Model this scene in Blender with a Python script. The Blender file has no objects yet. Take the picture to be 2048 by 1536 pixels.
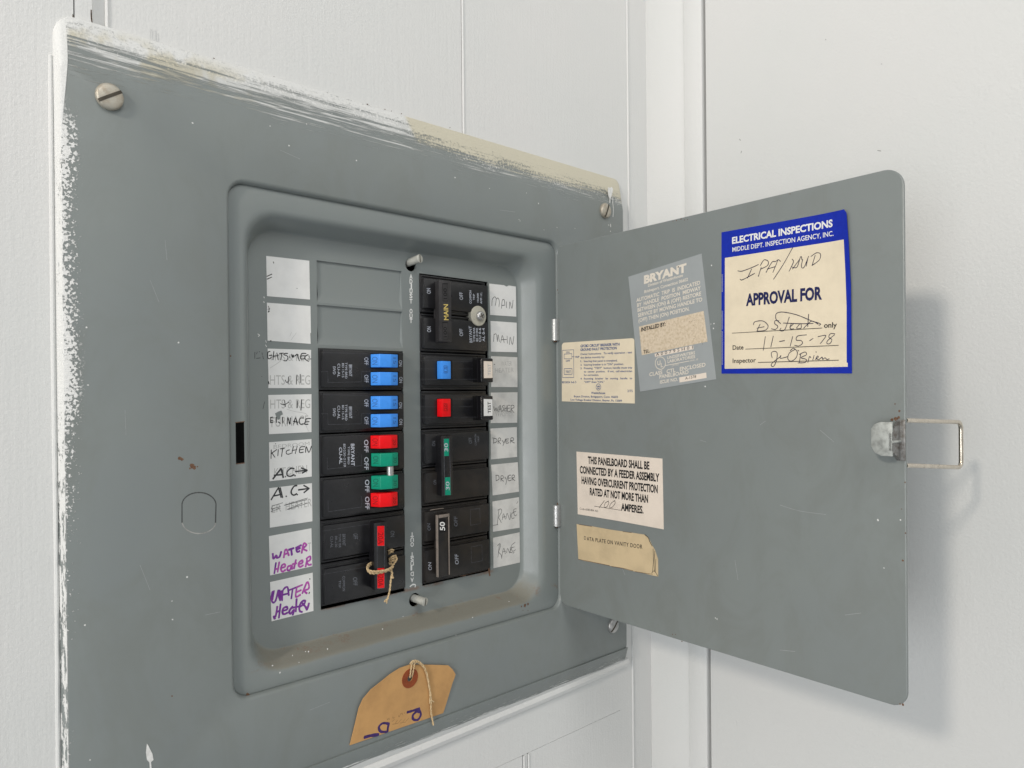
import bpy, bmesh, math, random
from mathutils import Vector, Matrix, Quaternion
random.seed(7)
scene = bpy.context.scene
COL = scene.collection

# ------------------------------------------------------------------ camera, light, exposure
# All measures are millimetres in this script (x right along the wall, y into the wall, z up) and
# become metres when a mesh is made.  Origin: inner panel face, top left corner of the breaker rows.
MM = 0.001
F_PX, PX, PY = 1523.33, 997.38, 798.45              # focal length and principal point in photo pixels (2048 x 1536)
CAM = Vector((-167.87, -399.34, -80.27))
YAW, PITCH, ROLL = [math.radians(v) for v in (43.04313, -0.239421, -0.535853)]
fw = Vector((math.sin(YAW), math.cos(YAW), 0)); rt = Vector((math.cos(YAW), -math.sin(YAW), 0)); up = Vector((0, 0, 1))
fw, up = fw*math.cos(PITCH)+up*math.sin(PITCH), up*math.cos(PITCH)-fw*math.sin(PITCH)
rt, up = rt*math.cos(ROLL)+up*math.sin(ROLL), up*math.cos(ROLL)-rt*math.sin(ROLL)
cd = bpy.data.cameras.new('camera'); cam = bpy.data.objects.new('camera', cd); COL.objects.link(cam)
m = Matrix.Identity(4)
for i in range(3):
    m[i][0], m[i][1], m[i][2], m[i][3] = rt[i], up[i], -fw[i], CAM[i]*MM
cam.matrix_world = m
cd.sensor_width = 36; cd.lens = F_PX/2048*36
cd.shift_x = (1024-PX)/2048; cd.shift_y = (PY-768)/2048
cd.clip_start = 0.01; cd.clip_end = 50
scene.camera = cam
scene.render.resolution_x, scene.render.resolution_y = 1024, 768

world = bpy.data.worlds.new('World'); scene.world = world; world.use_nodes = True
bg = world.node_tree.nodes['Background']
bg.inputs[0].default_value = (0.91, 0.96, 1.0, 1); bg.inputs[1].default_value = 0.36

def lamp(name, kind, loc, energy, color, target=None, **kw):
    d = bpy.data.lights.new(name, kind); d.energy = energy; d.color = color
    for k, v in kw.items(): setattr(d, k, v)
    o = bpy.data.objects.new(name, d); COL.objects.link(o)
    o.location = Vector(loc)*MM
    if target is not None:
        o.rotation_euler = (Vector(target)-Vector(loc)).to_track_quat('-Z', 'Y').to_euler()
    return o
lamp('vanity_lamp', 'POINT', (-1500, -550, 600), 49.0, (1.0, 0.90, 0.785), shadow_soft_size=0.075)
lamp('side_fill', 'AREA', (-2300, -950, -350), 23.0, (0.96, 0.975, 1.0), target=(250, -150, -120), shape='DISK', size=1.1)  # added soft fill that lifts the side wall and the door's shadow
lamp('ceiling_lamp', 'AREA', (-350, -1500, 1350), 16.5, (1.0, 0.985, 0.96), target=(120, 0, -100), shape='DISK', size=1.1)

vs = scene.view_settings
vs.view_transform = 'Standard'; vs.look = 'None'; vs.exposure = 0.0; vs.gamma = 1.0; vs.use_curve_mapping = False
scene.render.engine = 'CYCLES'

# ------------------------------------------------------------------ measuring frames
class Frame:
    """a plane the photo was measured on: origin o, u axis, v axis, outward normal n"""
    def __init__(s, o, u, v, n): s.o, s.u, s.v, s.n = Vector(o), Vector(u).normalized(), Vector(v).normalized(), Vector(n).normalized()
    def pt(s, u, v, w=0.0): return s.o + s.u*u + s.v*v + s.n*w
    def un(s, px, py, w=0.0):
        d = fw + rt*((px-PX)/F_PX) - up*((py-PY)/F_PX)
        o = s.o + s.n*w
        p = CAM + d*((o-CAM).dot(s.n)/d.dot(s.n)) - o
        return p.dot(s.u), p.dot(s.v)
WALL = Frame((0, 0, 0), (1, 0, 0), (0, 0, 1), (0, -1, 0))
DA = math.radians(94.79568); HX, HY = 251.56, -14.0
DOOR = Frame((HX, HY, 0), (math.cos(DA), -math.sin(DA), 0), (0, 0, 1), (-math.sin(DA), -math.cos(DA), 0))
SIDE_X = 373.3
SIDE = Frame((SIDE_X, 0, 0), (0, -1, 0), (0, 0, 1), (-1, 0, 0))
CROP = dict(full=(0, 0, 1), la=(500, 480, 4.15), lb=(500, 690, 7.68), lc=(520, 870, 8.084), ld=(520, 1050, 7.68),
            ra=(790, 490, 4.15), rb=(790, 830, 3.939), rg=(840, 1000, 5.486), b12=(630, 690, 8.53), b56=(630, 860, 8.084),
            b78=(630, 1020, 7.314), mn=(830, 540, 9.035), gf=(830, 700, 10.24), wh=(1110, 670, 10.24), br=(1260, 500, 5.296),
            tp=(1140, 890, 5.689), ei=(1430, 410, 4.389), tg=(640, 1280, 5.12), lt=(1600, 780, 4.0424), tl=(60, 20, 6.827), tr=(1180, 330, 10.24))
def C2(crop, p):
    x0, y0, s = CROP[crop]
    return x0+p[0]/s, y0+p[1]/s

# ------------------------------------------------------------------ mesh building
_font_cache = {}
def glyphs(body, bold, spacing=1.0):
    key = (body, bold, spacing)
    if key in _font_cache: return _font_cache[key]
    cu = bpy.data.curves.new('t', 'FONT'); cu.body = body; cu.size = 1.0; cu.resolution_u = 3; cu.offset = bold
    cu.dimensions = '2D'; cu.fill_mode = 'FRONT'; cu.space_character = spacing
    o = bpy.data.objects.new('t', cu); COL.objects.link(o)
    me = o.to_mesh()
    v = [(p.co.x, p.co.y) for p in me.vertices]; f = [tuple(q.vertices) for q in me.polygons]
    o.to_mesh_clear(); bpy.data.objects.remove(o); bpy.data.curves.remove(cu)
    x0 = min(p[0] for p in v); x1 = max(p[0] for p in v)
    v = [(p[0]-x0, p[1]) for p in v]
    _font_cache[key] = (v, f, x1-x0)
    return _font_cache[key]
def cap_height():
    v, f, w = glyphs('H', 0.0); return max(p[1] for p in v)

def spline(pts, n=4):
    if len(pts) < 3: return [Vector(p) for p in pts]
    P = [Vector(p) for p in pts]; out = []
    for i in range(len(P)-1):
        a = P[max(i-1, 0)]; b = P[i]; c = P[i+1]; d = P[min(i+2, len(P)-1)]
        for k in range(n):
            t = k/n
            out.append(0.5*((2*b)+(c-a)*t+(2*a-5*b+4*c-d)*t*t+(3*b-a-3*c+d)*t**3))
    out.append(P[-1]); return out

class MB:
    def __init__(s): s.v = []; s.f = []; s.m = []; s.mats = []; s.k = 0
    def mi(s, mat):
        if mat not in s.mats: s.mats.append(mat)
        return s.mats.index(mat)
    def add(s, vs, fs, mat):
        n = len(s.v); i = s.mi(mat)
        s.v += [Vector(p) for p in vs]
        for f in fs: s.f.append([n+j for j in f]); s.m.append(i)
        return s
    def bm(s, bm, mat):
        bm.verts.index_update()
        s.add([v.co.copy() for v in bm.verts], [[v.index for v in f.verts] for f in bm.faces], mat); bm.free(); return s
    def box(s, x0, x1, y0, y1, z0, z1, mat, bevel=0.0, seg=2):
        b = bmesh.new(); bmesh.ops.create_cube(b, size=1.0)
        for v in b.verts: v.co = Vector(((x0+x1)/2+v.co.x*(x1-x0), (y0+y1)/2+v.co.y*(y1-y0), (z0+z1)/2+v.co.z*(z1-z0)))
        if bevel: bmesh.ops.bevel(b, geom=b.edges[:], offset=bevel, segments=seg, affect='EDGES', profile=0.5)
        return s.bm(b, mat)
    def prism(s, A, B, mat, bevel=0.0, seg=2):
        """closed prism between two point loops"""
        b = bmesh.new(); n = len(A)
        a = [b.verts.new(p) for p in A]; c = [b.verts.new(p) for p in B]
        b.faces.new(a); b.faces.new(c[::-1])
        for i in range(n): b.faces.new((a[i], c[i], c[(i+1) % n], a[(i+1) % n]))
        bmesh.ops.recalc_face_normals(b, faces=b.faces[:])
        if bevel: bmesh.ops.bevel(b, geom=b.edges[:], offset=bevel, segments=seg, affect='EDGES', profile=0.5)
        return s.bm(b, mat)
    def poly(s, fr, pts, w, mat, holes=(), th=0.0, cuts=()):
        """flat outline (with holes) at height w over a frame, its edge going down by th"""
        b = bmesh.new(); loops = []
        for L in [pts]+list(holes):
            vs_ = [b.verts.new(fr.pt(p[0], p[1], w)) for p in L]
            es = [b.edges.new((vs_[i], vs_[(i+1) % len(vs_)])) for i in range(len(vs_))]
            loops.append((vs_, es))
        es = [e for L in loops for e in L[1]]
        bmesh.ops.triangle_fill(b, use_beauty=True, use_dissolve=False, edges=es, normal=fr.n)
        if th:
            for vs_, _ in loops:
                lo = [b.verts.new(v.co - fr.n*th) for v in vs_]
                for i in range(len(vs_)):
                    j = (i+1) % len(vs_); b.faces.new((vs_[i], vs_[j], lo[j], lo[i]))
        for c in cuts:
            bmesh.ops.bisect_plane(b, geom=b.verts[:]+b.edges[:]+b.faces[:], plane_co=fr.pt(c, 0, 0), plane_no=fr.u)
        for f in b.faces:
            f.normal_update()
            if abs(f.normal.dot(fr.n)) > .9 and f.normal.dot(fr.n) < 0: f.normal_flip()
        return s.bm(b, mat)
    def ppoly(s, fr, crop, pts, w, mat, holes=(), th=0.0, cuts=()):
        return s.poly(fr, [fr.un(*C2(crop, p), w) for p in pts], w, mat, [[fr.un(*C2(crop, p), w) for p in h] for h in holes], th, cuts)
    def tube(s, pts, r, mat, n=8, closed=False, cap=True, twist=0.0):
        P = [Vector(p) for p in pts]; rings = []; ref = None; N = len(P)
        for i, p in enumerate(P):
            if closed: t = P[(i+1) % N]-P[i-1]
            else: t = P[min(i+1, N-1)]-P[max(i-1, 0)]
            t.normalize()
            if ref is None: ref = t.orthogonal()
            ref = (ref - t*ref.dot(t)).normalized(); q = t.cross(ref)
            rr = r[i] if isinstance(r, (list, tuple)) else r
            rings.append([p+(ref*math.cos(2*math.pi*k/n+twist*i)+q*math.sin(2*math.pi*k/n+twist*i))*rr for k in range(n)])
        vs_ = [v for R in rings for v in R]; fs = []
        for i in range(N if closed else N-1):
            j = (i+1) % N
            for k in range(n): fs.append((i*n+k, i*n+(k+1) % n, j*n+(k+1) % n, j*n+k))
        if cap and not closed: fs += [tuple(range(n))[::-1], tuple((N-1)*n+k for k in range(n))]
        return s.add(vs_, fs, mat)
    def lathe(s, o, axis, prof, mat, n=24):
        """prof: list of (radius, height along axis)"""
        axis = Vector(axis).normalized(); a = axis.orthogonal().normalized(); c = axis.cross(a); o = Vector(o)
        vs_ = []; fs = []
        for r, h in prof: vs_ += [o+axis*h+(a*math.cos(2*math.pi*k/n)+c*math.sin(2*math.pi*k/n))*r for k in range(n)]
        for i in range(len(prof)-1):
            for k in range(n): fs.append((i*n+k, i*n+(k+1) % n, (i+1)*n+(k+1) % n, (i+1)*n+k))
        fs.append(tuple((len(prof)-1)*n+k for k in range(n)))
        return s.add(vs_, fs, mat)
    def loft(s, loops, mat):
        n = len(loops[0]); vs_ = [v for L in loops for v in L]; fs = []
        for i in range(len(loops)-1):
            for k in range(n): fs.append((i*n+k, i*n+(k+1) % n, (i+1)*n+(k+1) % n, (i+1)*n+k))
        return s.add(vs_, fs, mat)
    def text(s, fr, crop, body, p0, p1, h, w, mat, bold=0.0, spacing=1.0):
        """lettering on a frame: baseline from p0 to p1 and cap height h, measured on the photo"""
        dx, dy = p1[0]-p0[0], p1[1]-p0[1]
        if abs(dx) > abs(dy): p2 = (p0[0], p0[1]-math.copysign(h, dx))
        else: p2 = (p0[0]+math.copysign(h, dy), p0[1])
        s.k += 1; w = w+0.0015*(s.k % 7)
        q0, q1, q2 = [Vector(fr.un(*C2(crop, p), w)) for p in (p0, p1, p2)]
        v, f, wd = glyphs(body, bold, spacing); ch = cap_height()
        return s.add([fr.pt(*(q0+(q1-q0)*(a/wd)+(q2-q0)*(b/ch)), w) for a, b in v], f, mat)
    def strokes(s, fr, crop, spec, width, w, mat, smooth=True, taper=True):
        """pen or marker lines; spec 'x,y x,y; x,y ...' measured on the photo, width in the same pixels"""
        for part in spec.split(';'):
            pts = [tuple(float(c) for c in q.split(',')) for q in part.split()]
            if not pts: continue
            s.k += 1; ww = w+0.003*(s.k % 9)
            a = Vector(fr.un(*C2(crop, pts[0]), w)); b = Vector(fr.un(*C2(crop, (pts[0][0], pts[0][1]+10)), w))
            hw = width*(b-a).length/10/2
            P = [Vector(fr.un(*C2(crop, p), w)) for p in pts]
            if len(P) == 1: P.append(P[0]+Vector((hw*0.6, 0)))
            if smooth: P = spline(P)
            d0 = (P[0]-P[1]).normalized()*hw*0.5; d1 = (P[-1]-P[-2]).normalized()*hw*0.5
            P = [P[0]+d0]+P+[P[-1]+d1]
            vs_ = []; fs = []; N = len(P)
            for i, p in enumerate(P):
                t = P[min(i+1, N-1)]-P[max(i-1, 0)]
                if t.length < 1e-6: t = Vector((1, 0))
                t.normalize(); nn = Vector((-t.y, t.x))
                k = hw*(0.85+0.3*random.random())
                if taper and (i in (0, N-1)): k *= 0.45
                z = ww+0.02*i/N
                vs_ += [fr.pt(*(p+nn*k), z), fr.pt(*(p-nn*k), z)]
                if i: fs.append((2*i-2, 2*i-1, 2*i+1, 2*i))
            s.add(vs_, fs, mat)
        return s
    def blob(s, fr, crop, p, r, w, mat, n=9, rough=.35):
        q = fr.un(*C2(crop, p), w)
        s.k += 1
        pts = [(q[0]+math.cos(2*math.pi*k/n)*r*(1+rough*(random.random()*2-1)), q[1]+math.sin(2*math.pi*k/n)*r*(1+rough*(random.random()*2-1))) for k in range(n)]
        return s.add([fr.pt(a, b, w+0.002*(s.k % 8)) for a, b in pts], [tuple(range(n))], mat)
    def build(s, name, parent=None, loc=None, angle=38):
        base = Vector(loc) if loc is not None else (thing_loc(parent) if parent else Vector((0, 0, 0)))
        me = bpy.data.meshes.new(name)
        me.from_pydata([(p-base)*MM for p in s.v], [], s.f)
        for mt in s.mats: me.materials.append(mt)
        me.polygons.foreach_set('material_index', s.m)
        b = bmesh.new(); b.from_mesh(me)
        bmesh.ops.recalc_face_normals(b, faces=[f for f in b.faces if False])
        b.to_mesh(me); b.free()
        me.polygons.foreach_set('use_smooth', [True]*len(me.polygons))
        me.set_sharp_from_angle(angle=math.radians(angle))
        me.update()
        o = bpy.data.objects.new(name, me); COL.objects.link(o)
        if parent: o.parent = parent
        elif loc is not None: o.location = base*MM
        return o
def thing_loc(o):
    while o.parent: o = o.parent
    return Vector(o.location)/MM
def tag(o, label=None, cat=None, group=None, kind=None):
    for k, v in (('label', label), ('category', cat), ('group', group), ('kind', kind)):
        if v: o[k] = v
    return o
def thing(name, loc, label, cat, group=None):
    o = bpy.data.objects.new(name, None); COL.objects.link(o); o.location = Vector(loc)*MM; o.empty_display_size = .02
    return tag(o, label, cat, group)
def rrect(x0, x1, z0, z1, r, y, n=6, tl=None):
    """rounded rectangle loop in the wall's plane, clockwise from the top left"""
    out = []
    q = r if tl is None else tl
    for cx, cz, a0, r in ((x0+q, z1-q, 180, q), (x1-r, z1-r, 90, r), (x1-r, z0+r, 0, r), (x0+r, z0+r, -90, r)):
        for k in range(n+1):
            a = math.radians(a0-90*k/n); out.append(Vector((cx+math.cos(a)*r, y, cz+math.sin(a)*r)))
    return out

# ------------------------------------------------------------------ materials
class NT:
    def __init__(s, name):
        s.mat = bpy.data.materials.new(name); s.mat.use_nodes = True; s.t = s.mat.node_tree
        s.b = s.t.nodes['Principled BSDF']
    def n(s, kind, **kw):
        o = s.t.nodes.new(kind)
        for k, v in kw.items(): setattr(o, k, v)
        return o
    def lk(s, a, b): s.t.links.new(a, b)
    def val(s, node, i, v):
        if hasattr(v, 'is_output') or isinstance(v, bpy.types.NodeSocket): s.lk(v, node.inputs[i])
        else: node.inputs[i].default_value = v
    def math(s, op, a, b=0.0, c=0.0, clamp=False):
        o = s.n('ShaderNodeMath', operation=op); o.use_clamp = clamp
        s.val(o, 0, a); s.val(o, 1, b); s.val(o, 2, c); return o.outputs[0]
    def step(s, v, lo, hi):
        o = s.n('ShaderNodeMapRange', interpolation_type='SMOOTHSTEP')
        s.val(o, 0, v); s.val(o, 1, lo); s.val(o, 2, hi); return o.outputs[0]
    def mm(s, off=(0, 0, 0)):
        tc = s.n('ShaderNodeTexCoord'); a = s.n('ShaderNodeVectorMath', operation='MULTIPLY_ADD')
        s.lk(tc.outputs['Object'], a.inputs[0]); a.inputs[1].default_value = (1000,)*3; a.inputs[2].default_value = off
        return a.outputs[0]
    def noise(s, vec, scale, detail=3.0, rough=.55, stretch=(1, 1, 1), dist=0.0):
        a = s.n('ShaderNodeVectorMath', operation='MULTIPLY'); s.lk(vec, a.inputs[0]); a.inputs[1].default_value = stretch
        o = s.n('ShaderNodeTexNoise'); s.lk(a.outputs[0], o.inputs['Vector']); o.inputs['Scale'].default_value = scale
        o.inputs['Detail'].default_value = detail; o.inputs['Roughness'].default_value = rough; o.inputs['Distortion'].default_value = dist
        return o.outputs['Fac']
    def mix(s, f, a, b):
        o = s.n('ShaderNodeMix', data_type='RGBA'); s.val(o, 0, f)
        for i, v in ((6, a), (7, b)):
            if isinstance(v, tuple): o.inputs[i].default_value = (*v, 1)
            else: s.lk(v, o.inputs[i])
        return o.outputs[2]
    def bump(s, h, strength, dist):
        o = s.n('ShaderNodeBump'); o.inputs['Strength'].default_value = strength; o.inputs['Distance'].default_value = dist
        s.lk(h, o.inputs['Height']); s.lk(o.outputs[0], s.b.inputs['Normal'])
    def color(s, v):
        if isinstance(v, tuple): s.b.inputs['Base Color'].default_value = (*v, 1)
        else: s.lk(v, s.b.inputs['Base Color'])
    def rough(s, v): s.val(s.b, s.b.inputs.find('Roughness'), v)
def simple(name, col, rough=.5, metal=0.0, vary=.12, scale=.35, bump=0.0, bscale=2.0, dark=None, spec=.32):
    t = NT(name); v = t.mm(); t.b.inputs['Specular IOR Level'].default_value = spec if not metal else .5; n = t.noise(v, scale, 4, .6)
    c2 = tuple(c*(1-vary*2) for c in col) if dark is None else dark
    t.color(t.mix(t.step(n, .35, .75), col, c2)); t.b.inputs['Metallic'].default_value = metal
    t.rough(t.math('ADD', t.math('MULTIPLY', n, .2), rough-.1))
    if bump: t.bump(t.noise(v, bscale, 3), bump, .0003)
    return t.mat
PANEL_LOC = (125.0, 0.0, -300.0)
GREY = (0.201, 0.223, 0.216)

def wall_paint(name, vertical=1.0, col=(0.66, 0.658, 0.645)):
    t = NT(name); v = t.mm()
    peel = t.math('MULTIPLY', t.noise(v, .55, 3, .55), t.math('ADD', .5, t.noise(v, .03, 2))); fine = t.noise(v, 1.6, 2, .5); brush = t.noise(v, .5, 3, .6, (1, 1, .05)); big = t.noise(v, .006, 2)
    t.color(t.mix(t.step(big, .3, .7), col, (col[0]*.97, col[1]*.985, col[2]*.985)))
    t.rough(.42)
    h = t.math('ADD', t.math('ADD', peel, t.math('MULTIPLY', fine, .3)), t.math('MULTIPLY', brush, .8*vertical))
    t.bump(h, .36, .0005); return t.mat
M_WALL = wall_paint('white wall paint'); M_SIDE = wall_paint('white side wall paint', .25, (0.68, 0.68, 0.668))
M_TRIM = wall_paint('white trim paint', 1.6)

def cover_paint():
    t = NT('grey enamel with smeared wall paint'); v = t.mm(PANEL_LOC)
    sp = t.n('ShaderNodeSeparateXYZ'); t.lk(v, sp.inputs[0]); x, y, z = sp.outputs
    big = t.noise(v, .012, 3); fine = t.noise(v, 1.2, 2)
    smudge = t.step(t.noise(v, .028, 5, .68, (1, 1, .6), .6), .40, .70)
    base = t.mix(t.math('MULTIPLY', smudge, .8), t.mix(t.step(big, .3, .7), GREY, (GREY[0]*.95, GREY[1]*.955, GREY[2]*.98)), (GREY[0]*.90, GREY[1]*.89, GREY[2]*.875))
    streak = t.noise(v, 1.0, 5, .65, (.022, .05, .62), .2); streak2 = t.noise(v, 1.0, 4, .7, (.05, .1, 1.3))
    speck = t.noise(v, .75, 4, .62); rough_n = t.noise(v, .8, 4, .7); vs_ = t.noise(v, 1.0, 4, .6, (.8, .3, .1))
    # top edge: dense rolled paint above, dragged streaks below
    tt = t.math('DIVIDE', t.math('SUBTRACT', z, 68.0), 29.0)
    wob = t.math('MULTIPLY', t.math('SUBTRACT', t.noise(v, .018, 2), .5), .5)
    tw = t.math('ADD', tt, wob); grain = t.math('MULTIPLY', t.math('SUBTRACT', speck, .5), 1.3); pull = t.math('MULTIPLY', t.math('SUBTRACT', streak, .5), 1.0)
    solid = t.math('MULTIPLY', t.step(x, 114.0, 128.0), .26)
    dense = t.step(t.math('ADD', t.math('ADD', t.math('ADD', tw, grain), pull), solid), .56, .78)
    drag = t.math('MULTIPLY', t.step(t.math('ADD', streak, t.math('MULTIPLY', tw, .30)), .59, .70), t.step(tw, -.05, .22))
    drag2 = t.math('MULTIPLY', t.step(t.math('ADD', streak2, t.math('MULTIPLY', tw, .22)), .60, .74), t.step(tw, -.22, .08))
    top = t.math('MAXIMUM', t.math('MULTIPLY', dense, .96), t.math('MAXIMUM', t.math('MULTIPLY', drag, .74), t.math('MULTIPLY', drag2, .58)))
    # left edge: dabbed speckle fading inwards
    sl = t.math('DIVIDE', t.math('ADD', x, 77.8), 9.5)
    zmod = t.math('MULTIPLY', t.math('SUBTRACT', t.noise(v, .022, 2), .5), .5)
    upper = t.math('MULTIPLY', t.step(z, 62.0, 25.0), .10)
    lower = t.math('MULTIPLY', t.step(z, -80.0, -165.0), -.26)
    spk = t.math('ADD', t.math('ADD', speck, zmod), t.math('ADD', upper, lower))
    thr = t.math('ADD', .475, t.math('MULTIPLY', sl, .235))
    left = t.math('MULTIPLY', t.step(t.math('SUBTRACT', spk, thr), .0, .05), t.step(sl, 1.05, .6))
    left = t.math('MULTIPLY', left, t.step(z, 58.0, 40.0))
    edge_x = t.math('ADD', -77.6, t.math('MULTIPLY', t.step(z, 20.0, 92.0), 4.4))
    lipw = t.math('MULTIPLY', t.step(t.math('SUBTRACT', x, edge_x), .25, -.25), t.step(z, 15.0, 35.0))
    lip = t.math('MULTIPLY', t.step(x, -76.6, -77.3), t.step(t.math('ADD', vs_, t.math('ADD', t.math('MULTIPLY', speck, .35), t.math('MULTIPLY', t.step(z, -150.0, -60.0), .10))), .60, .68))
    left = t.math('MAXIMUM', left, t.math('MAXIMUM', lip, lipw))
    # right edge and bottom lip
    right = t.math('MULTIPLY', t.step(x, 331.0, 332.4), t.step(vs_, .52, .58))
    sb = t.math('DIVIDE', t.math('SUBTRACT', -286.0, z), 12.0)
    bot = t.math('MULTIPLY', t.step(t.math('ADD', streak2, t.math('MULTIPLY', sb, .22)), .72, .80), t.step(sb, .15, .4))
    bot = t.math('MAXIMUM', bot, t.step(t.math('ADD', sb, t.math('MULTIPLY', streak, .5)), 1.12, 1.2))
    mask = t.math('MAXIMUM', t.math('MAXIMUM', top, left), t.math('MAXIMUM', right, bot), clamp=True)
    cream1 = t.math('MULTIPLY', t.step(t.math('ADD', x, t.math('MULTIPLY', t.math('SUBTRACT', tt, .5), 10.0)), 120.0, 124.0), t.step(t.math('ADD', tt, t.math('MULTIPLY', t.math('SUBTRACT', streak, .5), .8)), .30, .42))
    cream2 = t.math('MULTIPLY', t.math('MULTIPLY', t.step(x, 45.0, -20.0), t.step(tt, 1.05, .6)), t.math('MULTIPLY', t.step(x, -74.5, -71.0), t.step(t.noise(v, .05, 3), .42, .55)))
    cream3 = t.math('MULTIPLY', t.step(t.noise(v, .06, 2), .56, .64), t.step(x, -62.0, -66.0))
    cream = t.math('MAXIMUM', cream1, t.math('MAXIMUM', t.math('MULTIPLY', cream2, t.step(z, 60.0, 66.0)), t.math('MULTIPLY', cream3, .0)))
    paint = t.mix(cream, (.70, .705, .69), (.58, .545, .43))
    t.color(t.mix(mask, base, paint)); t.rough(t.math('ADD', t.math('MULTIPLY', t.noise(v, .035, 4, .65), .26), t.math('ADD', .24, t.math('MULTIPLY', mask, .18))))
    warp = t.math('MULTIPLY', t.noise(v, .011, 2), 1.6)
    h = t.math('ADD', t.math('ADD', t.math('MULTIPLY', mask, t.math('ADD', .5, t.math('ADD', rough_n, streak2))), t.math('MULTIPLY', fine, .05)), warp)
    t.bump(h, .6, .0006); return t.mat
M_COVER = cover_paint()

def trim_paint():
    t = NT('grey enamel with settled dust'); v = t.mm(PANEL_LOC)
    sp = t.n('ShaderNodeSeparateXYZ'); t.lk(v, sp.inputs[0]); x, y, z = sp.outputs
    g = t.n('ShaderNodeNewGeometry'); ns = t.n('ShaderNodeSeparateXYZ'); t.lk(g.outputs['Normal'], ns.inputs[0])
    big = t.noise(v, .012, 3); fine = t.noise(v, 1.2, 2); n1 = t.noise(v, .09, 4, .6); n2 = t.noise(v, .9, 3, .7)
    base = t.mix(t.step(big, .3, .7), GREY, (GREY[0]*.95, GREY[1]*.96, GREY[2]*.985))
    dust = t.math('MULTIPLY', t.step(t.math('ADD', ns.outputs[2], t.math('MULTIPLY', t.math('SUBTRACT', n1, .5), .5)), .22, .75), t.step(z, -205.0, -218.0))
    dust = t.math('MULTIPLY', dust, t.math('ADD', .55, t.math('MULTIPLY', n2, .6)), clamp=True)
    c = t.mix(dust, base, (.195, .186, .150))
    # rust creeping along the lower crease and along the raw edges of the openings
    edge = t.math('MULTIPLY', t.step(z, -227.0, -223.0), t.step(z, -218.0, -222.0))
    rust = t.math('MULTIPLY', edge, t.step(t.math('ADD', n1, t.math('MULTIPLY', n2, .4)), .76, .92))
    e2 = t.math('MULTIPLY', t.step(z, -206.6, -205.0), t.step(z, -203.0, -204.4))
    e2 = t.math('MULTIPLY', e2, t.math('MULTIPLY', t.step(x, 58.0, 66.0), t.step(x, 200.0, 196.0)))
    rust = t.math('MAXIMUM', rust, t.math('MULTIPLY', e2, t.step(t.math('ADD', n1, t.math('MULTIPLY', n2, .4)), .60, .74)))
    c = t.mix(t.math('MULTIPLY', rust, .6), c, (.19, .10, .06))
    t.color(c); t.rough(t.math('ADD', t.math('MULTIPLY', n1, .2), t.math('ADD', .22, t.math('MULTIPLY', dust, .45))))
    t.bump(fine, .10, .0003); return t.mat
M_INNER = trim_paint()
def door_paint():
    t = NT('handled grey door enamel'); v = t.mm(PANEL_LOC)
    big = t.noise(v, .012, 3); peel = t.noise(v, .9, 2); sm = t.step(t.noise(v, .03, 5, .68, (1, 1, .7), .8), .42, .70)
    c = t.mix(t.step(big, .3, .7), GREY, (GREY[0]*.96, GREY[1]*.96, GREY[2]*.975))
    t.color(t.mix(t.math('MULTIPLY', sm, .8), c, (GREY[0]*.90, GREY[1]*.885, GREY[2]*.87)))
    t.rough(t.math('ADD', .26, t.math('MULTIPLY', t.noise(v, .05, 4, .7), .26)))
    t.bump(t.math('ADD', t.math('MULTIPLY', peel, .10), t.math('MULTIPLY', t.noise(v, .012, 2), 3.5)), .5, .0005); return t.mat
M_DOOR = door_paint()
M_SCRATCH = simple('hairline scratch', (.33, .35, .345), .5, vary=.1)
M_SCUFF = simple('grey scuff', (.36, .36, .35), .7, vary=.2)
M_BLACK = simple('black moulded plastic', (.010, .010, .012), .31, vary=.2, scale=.15, bump=.10, bscale=3.0, spec=.55)
M_BLACK_WORN = simple('dusty black plastic', (.024, .021, .019), .36, vary=.25, scale=.1, bump=.12, bscale=3.0, dark=(.012, .012, .013))
M_CHAR = simple('charcoal handle plastic', (.040, .038, .040), .38, vary=.15, scale=.15, bump=.15, bscale=2.5)
M_DARK = simple('dark cavity', (.004, .004, .004), .9, spec=.05)
M_BLUE = simple('blue handle plastic', (.055, .29, .86), .36, vary=.04)
M_RED = simple('red handle plastic', (.80, .003, .007), .36, vary=.05)
M_GREEN = simple('green handle plastic', (.002, .27, .165), .36, vary=.05)
M_BLUE_D = simple('blue moulded mark', (.035, .13, .38), .5, vary=.04)
M_RED_D = simple('red moulded mark', (.30, .004, .006), .5, vary=.04)
M_GREEN_D = simple('green moulded mark', (.004, .11, .07), .5, vary=.04)
M_MARK = simple('pale stamped lettering', (.52, .55, .62), .6, vary=.2, scale=1.2)
M_MARK_DIM = simple('faded stamped lettering', (.155, .165, .19), .6, vary=.3, scale=1.2)
M_LINE = simple('moulding line', (.085, .088, .10), .4, vary=.3, scale=.6)
M_GAP_MARK = simple('painted gap shade and dark marks', (.004, .004, .005), .5)  # near black for painted shade round handles and dark handle marks
M_WHITE = simple('white print', (.78, .78, .76), .6, vary=.04)
M_GOLD = simple('gold print', (.65, .50, .15), .4, vary=.1)
M_PAPER = simple('white label paper', (.75, .75, .735), .62, vary=.035, scale=.12, bump=.15, bscale=.4)
M_PAPER_OLD = simple('soiled label paper', (.66, .655, .63), .65, vary=.09, scale=.09, bump=.2, bscale=.4)
M_CREAM = simple('aged cream paper', (.76, .665, .50), .6, vary=.05, scale=.06, bump=.15, bscale=.3)
M_CREAM_PINK = simple('aged pinkish paper', (.76, .67, .575), .6, vary=.05, scale=.06, bump=.2, bscale=.3)
M_TAN = simple('aged tan paper', (.61, .48, .295), .65, vary=.08, scale=.06, bump=.25, bscale=.3)
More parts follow.
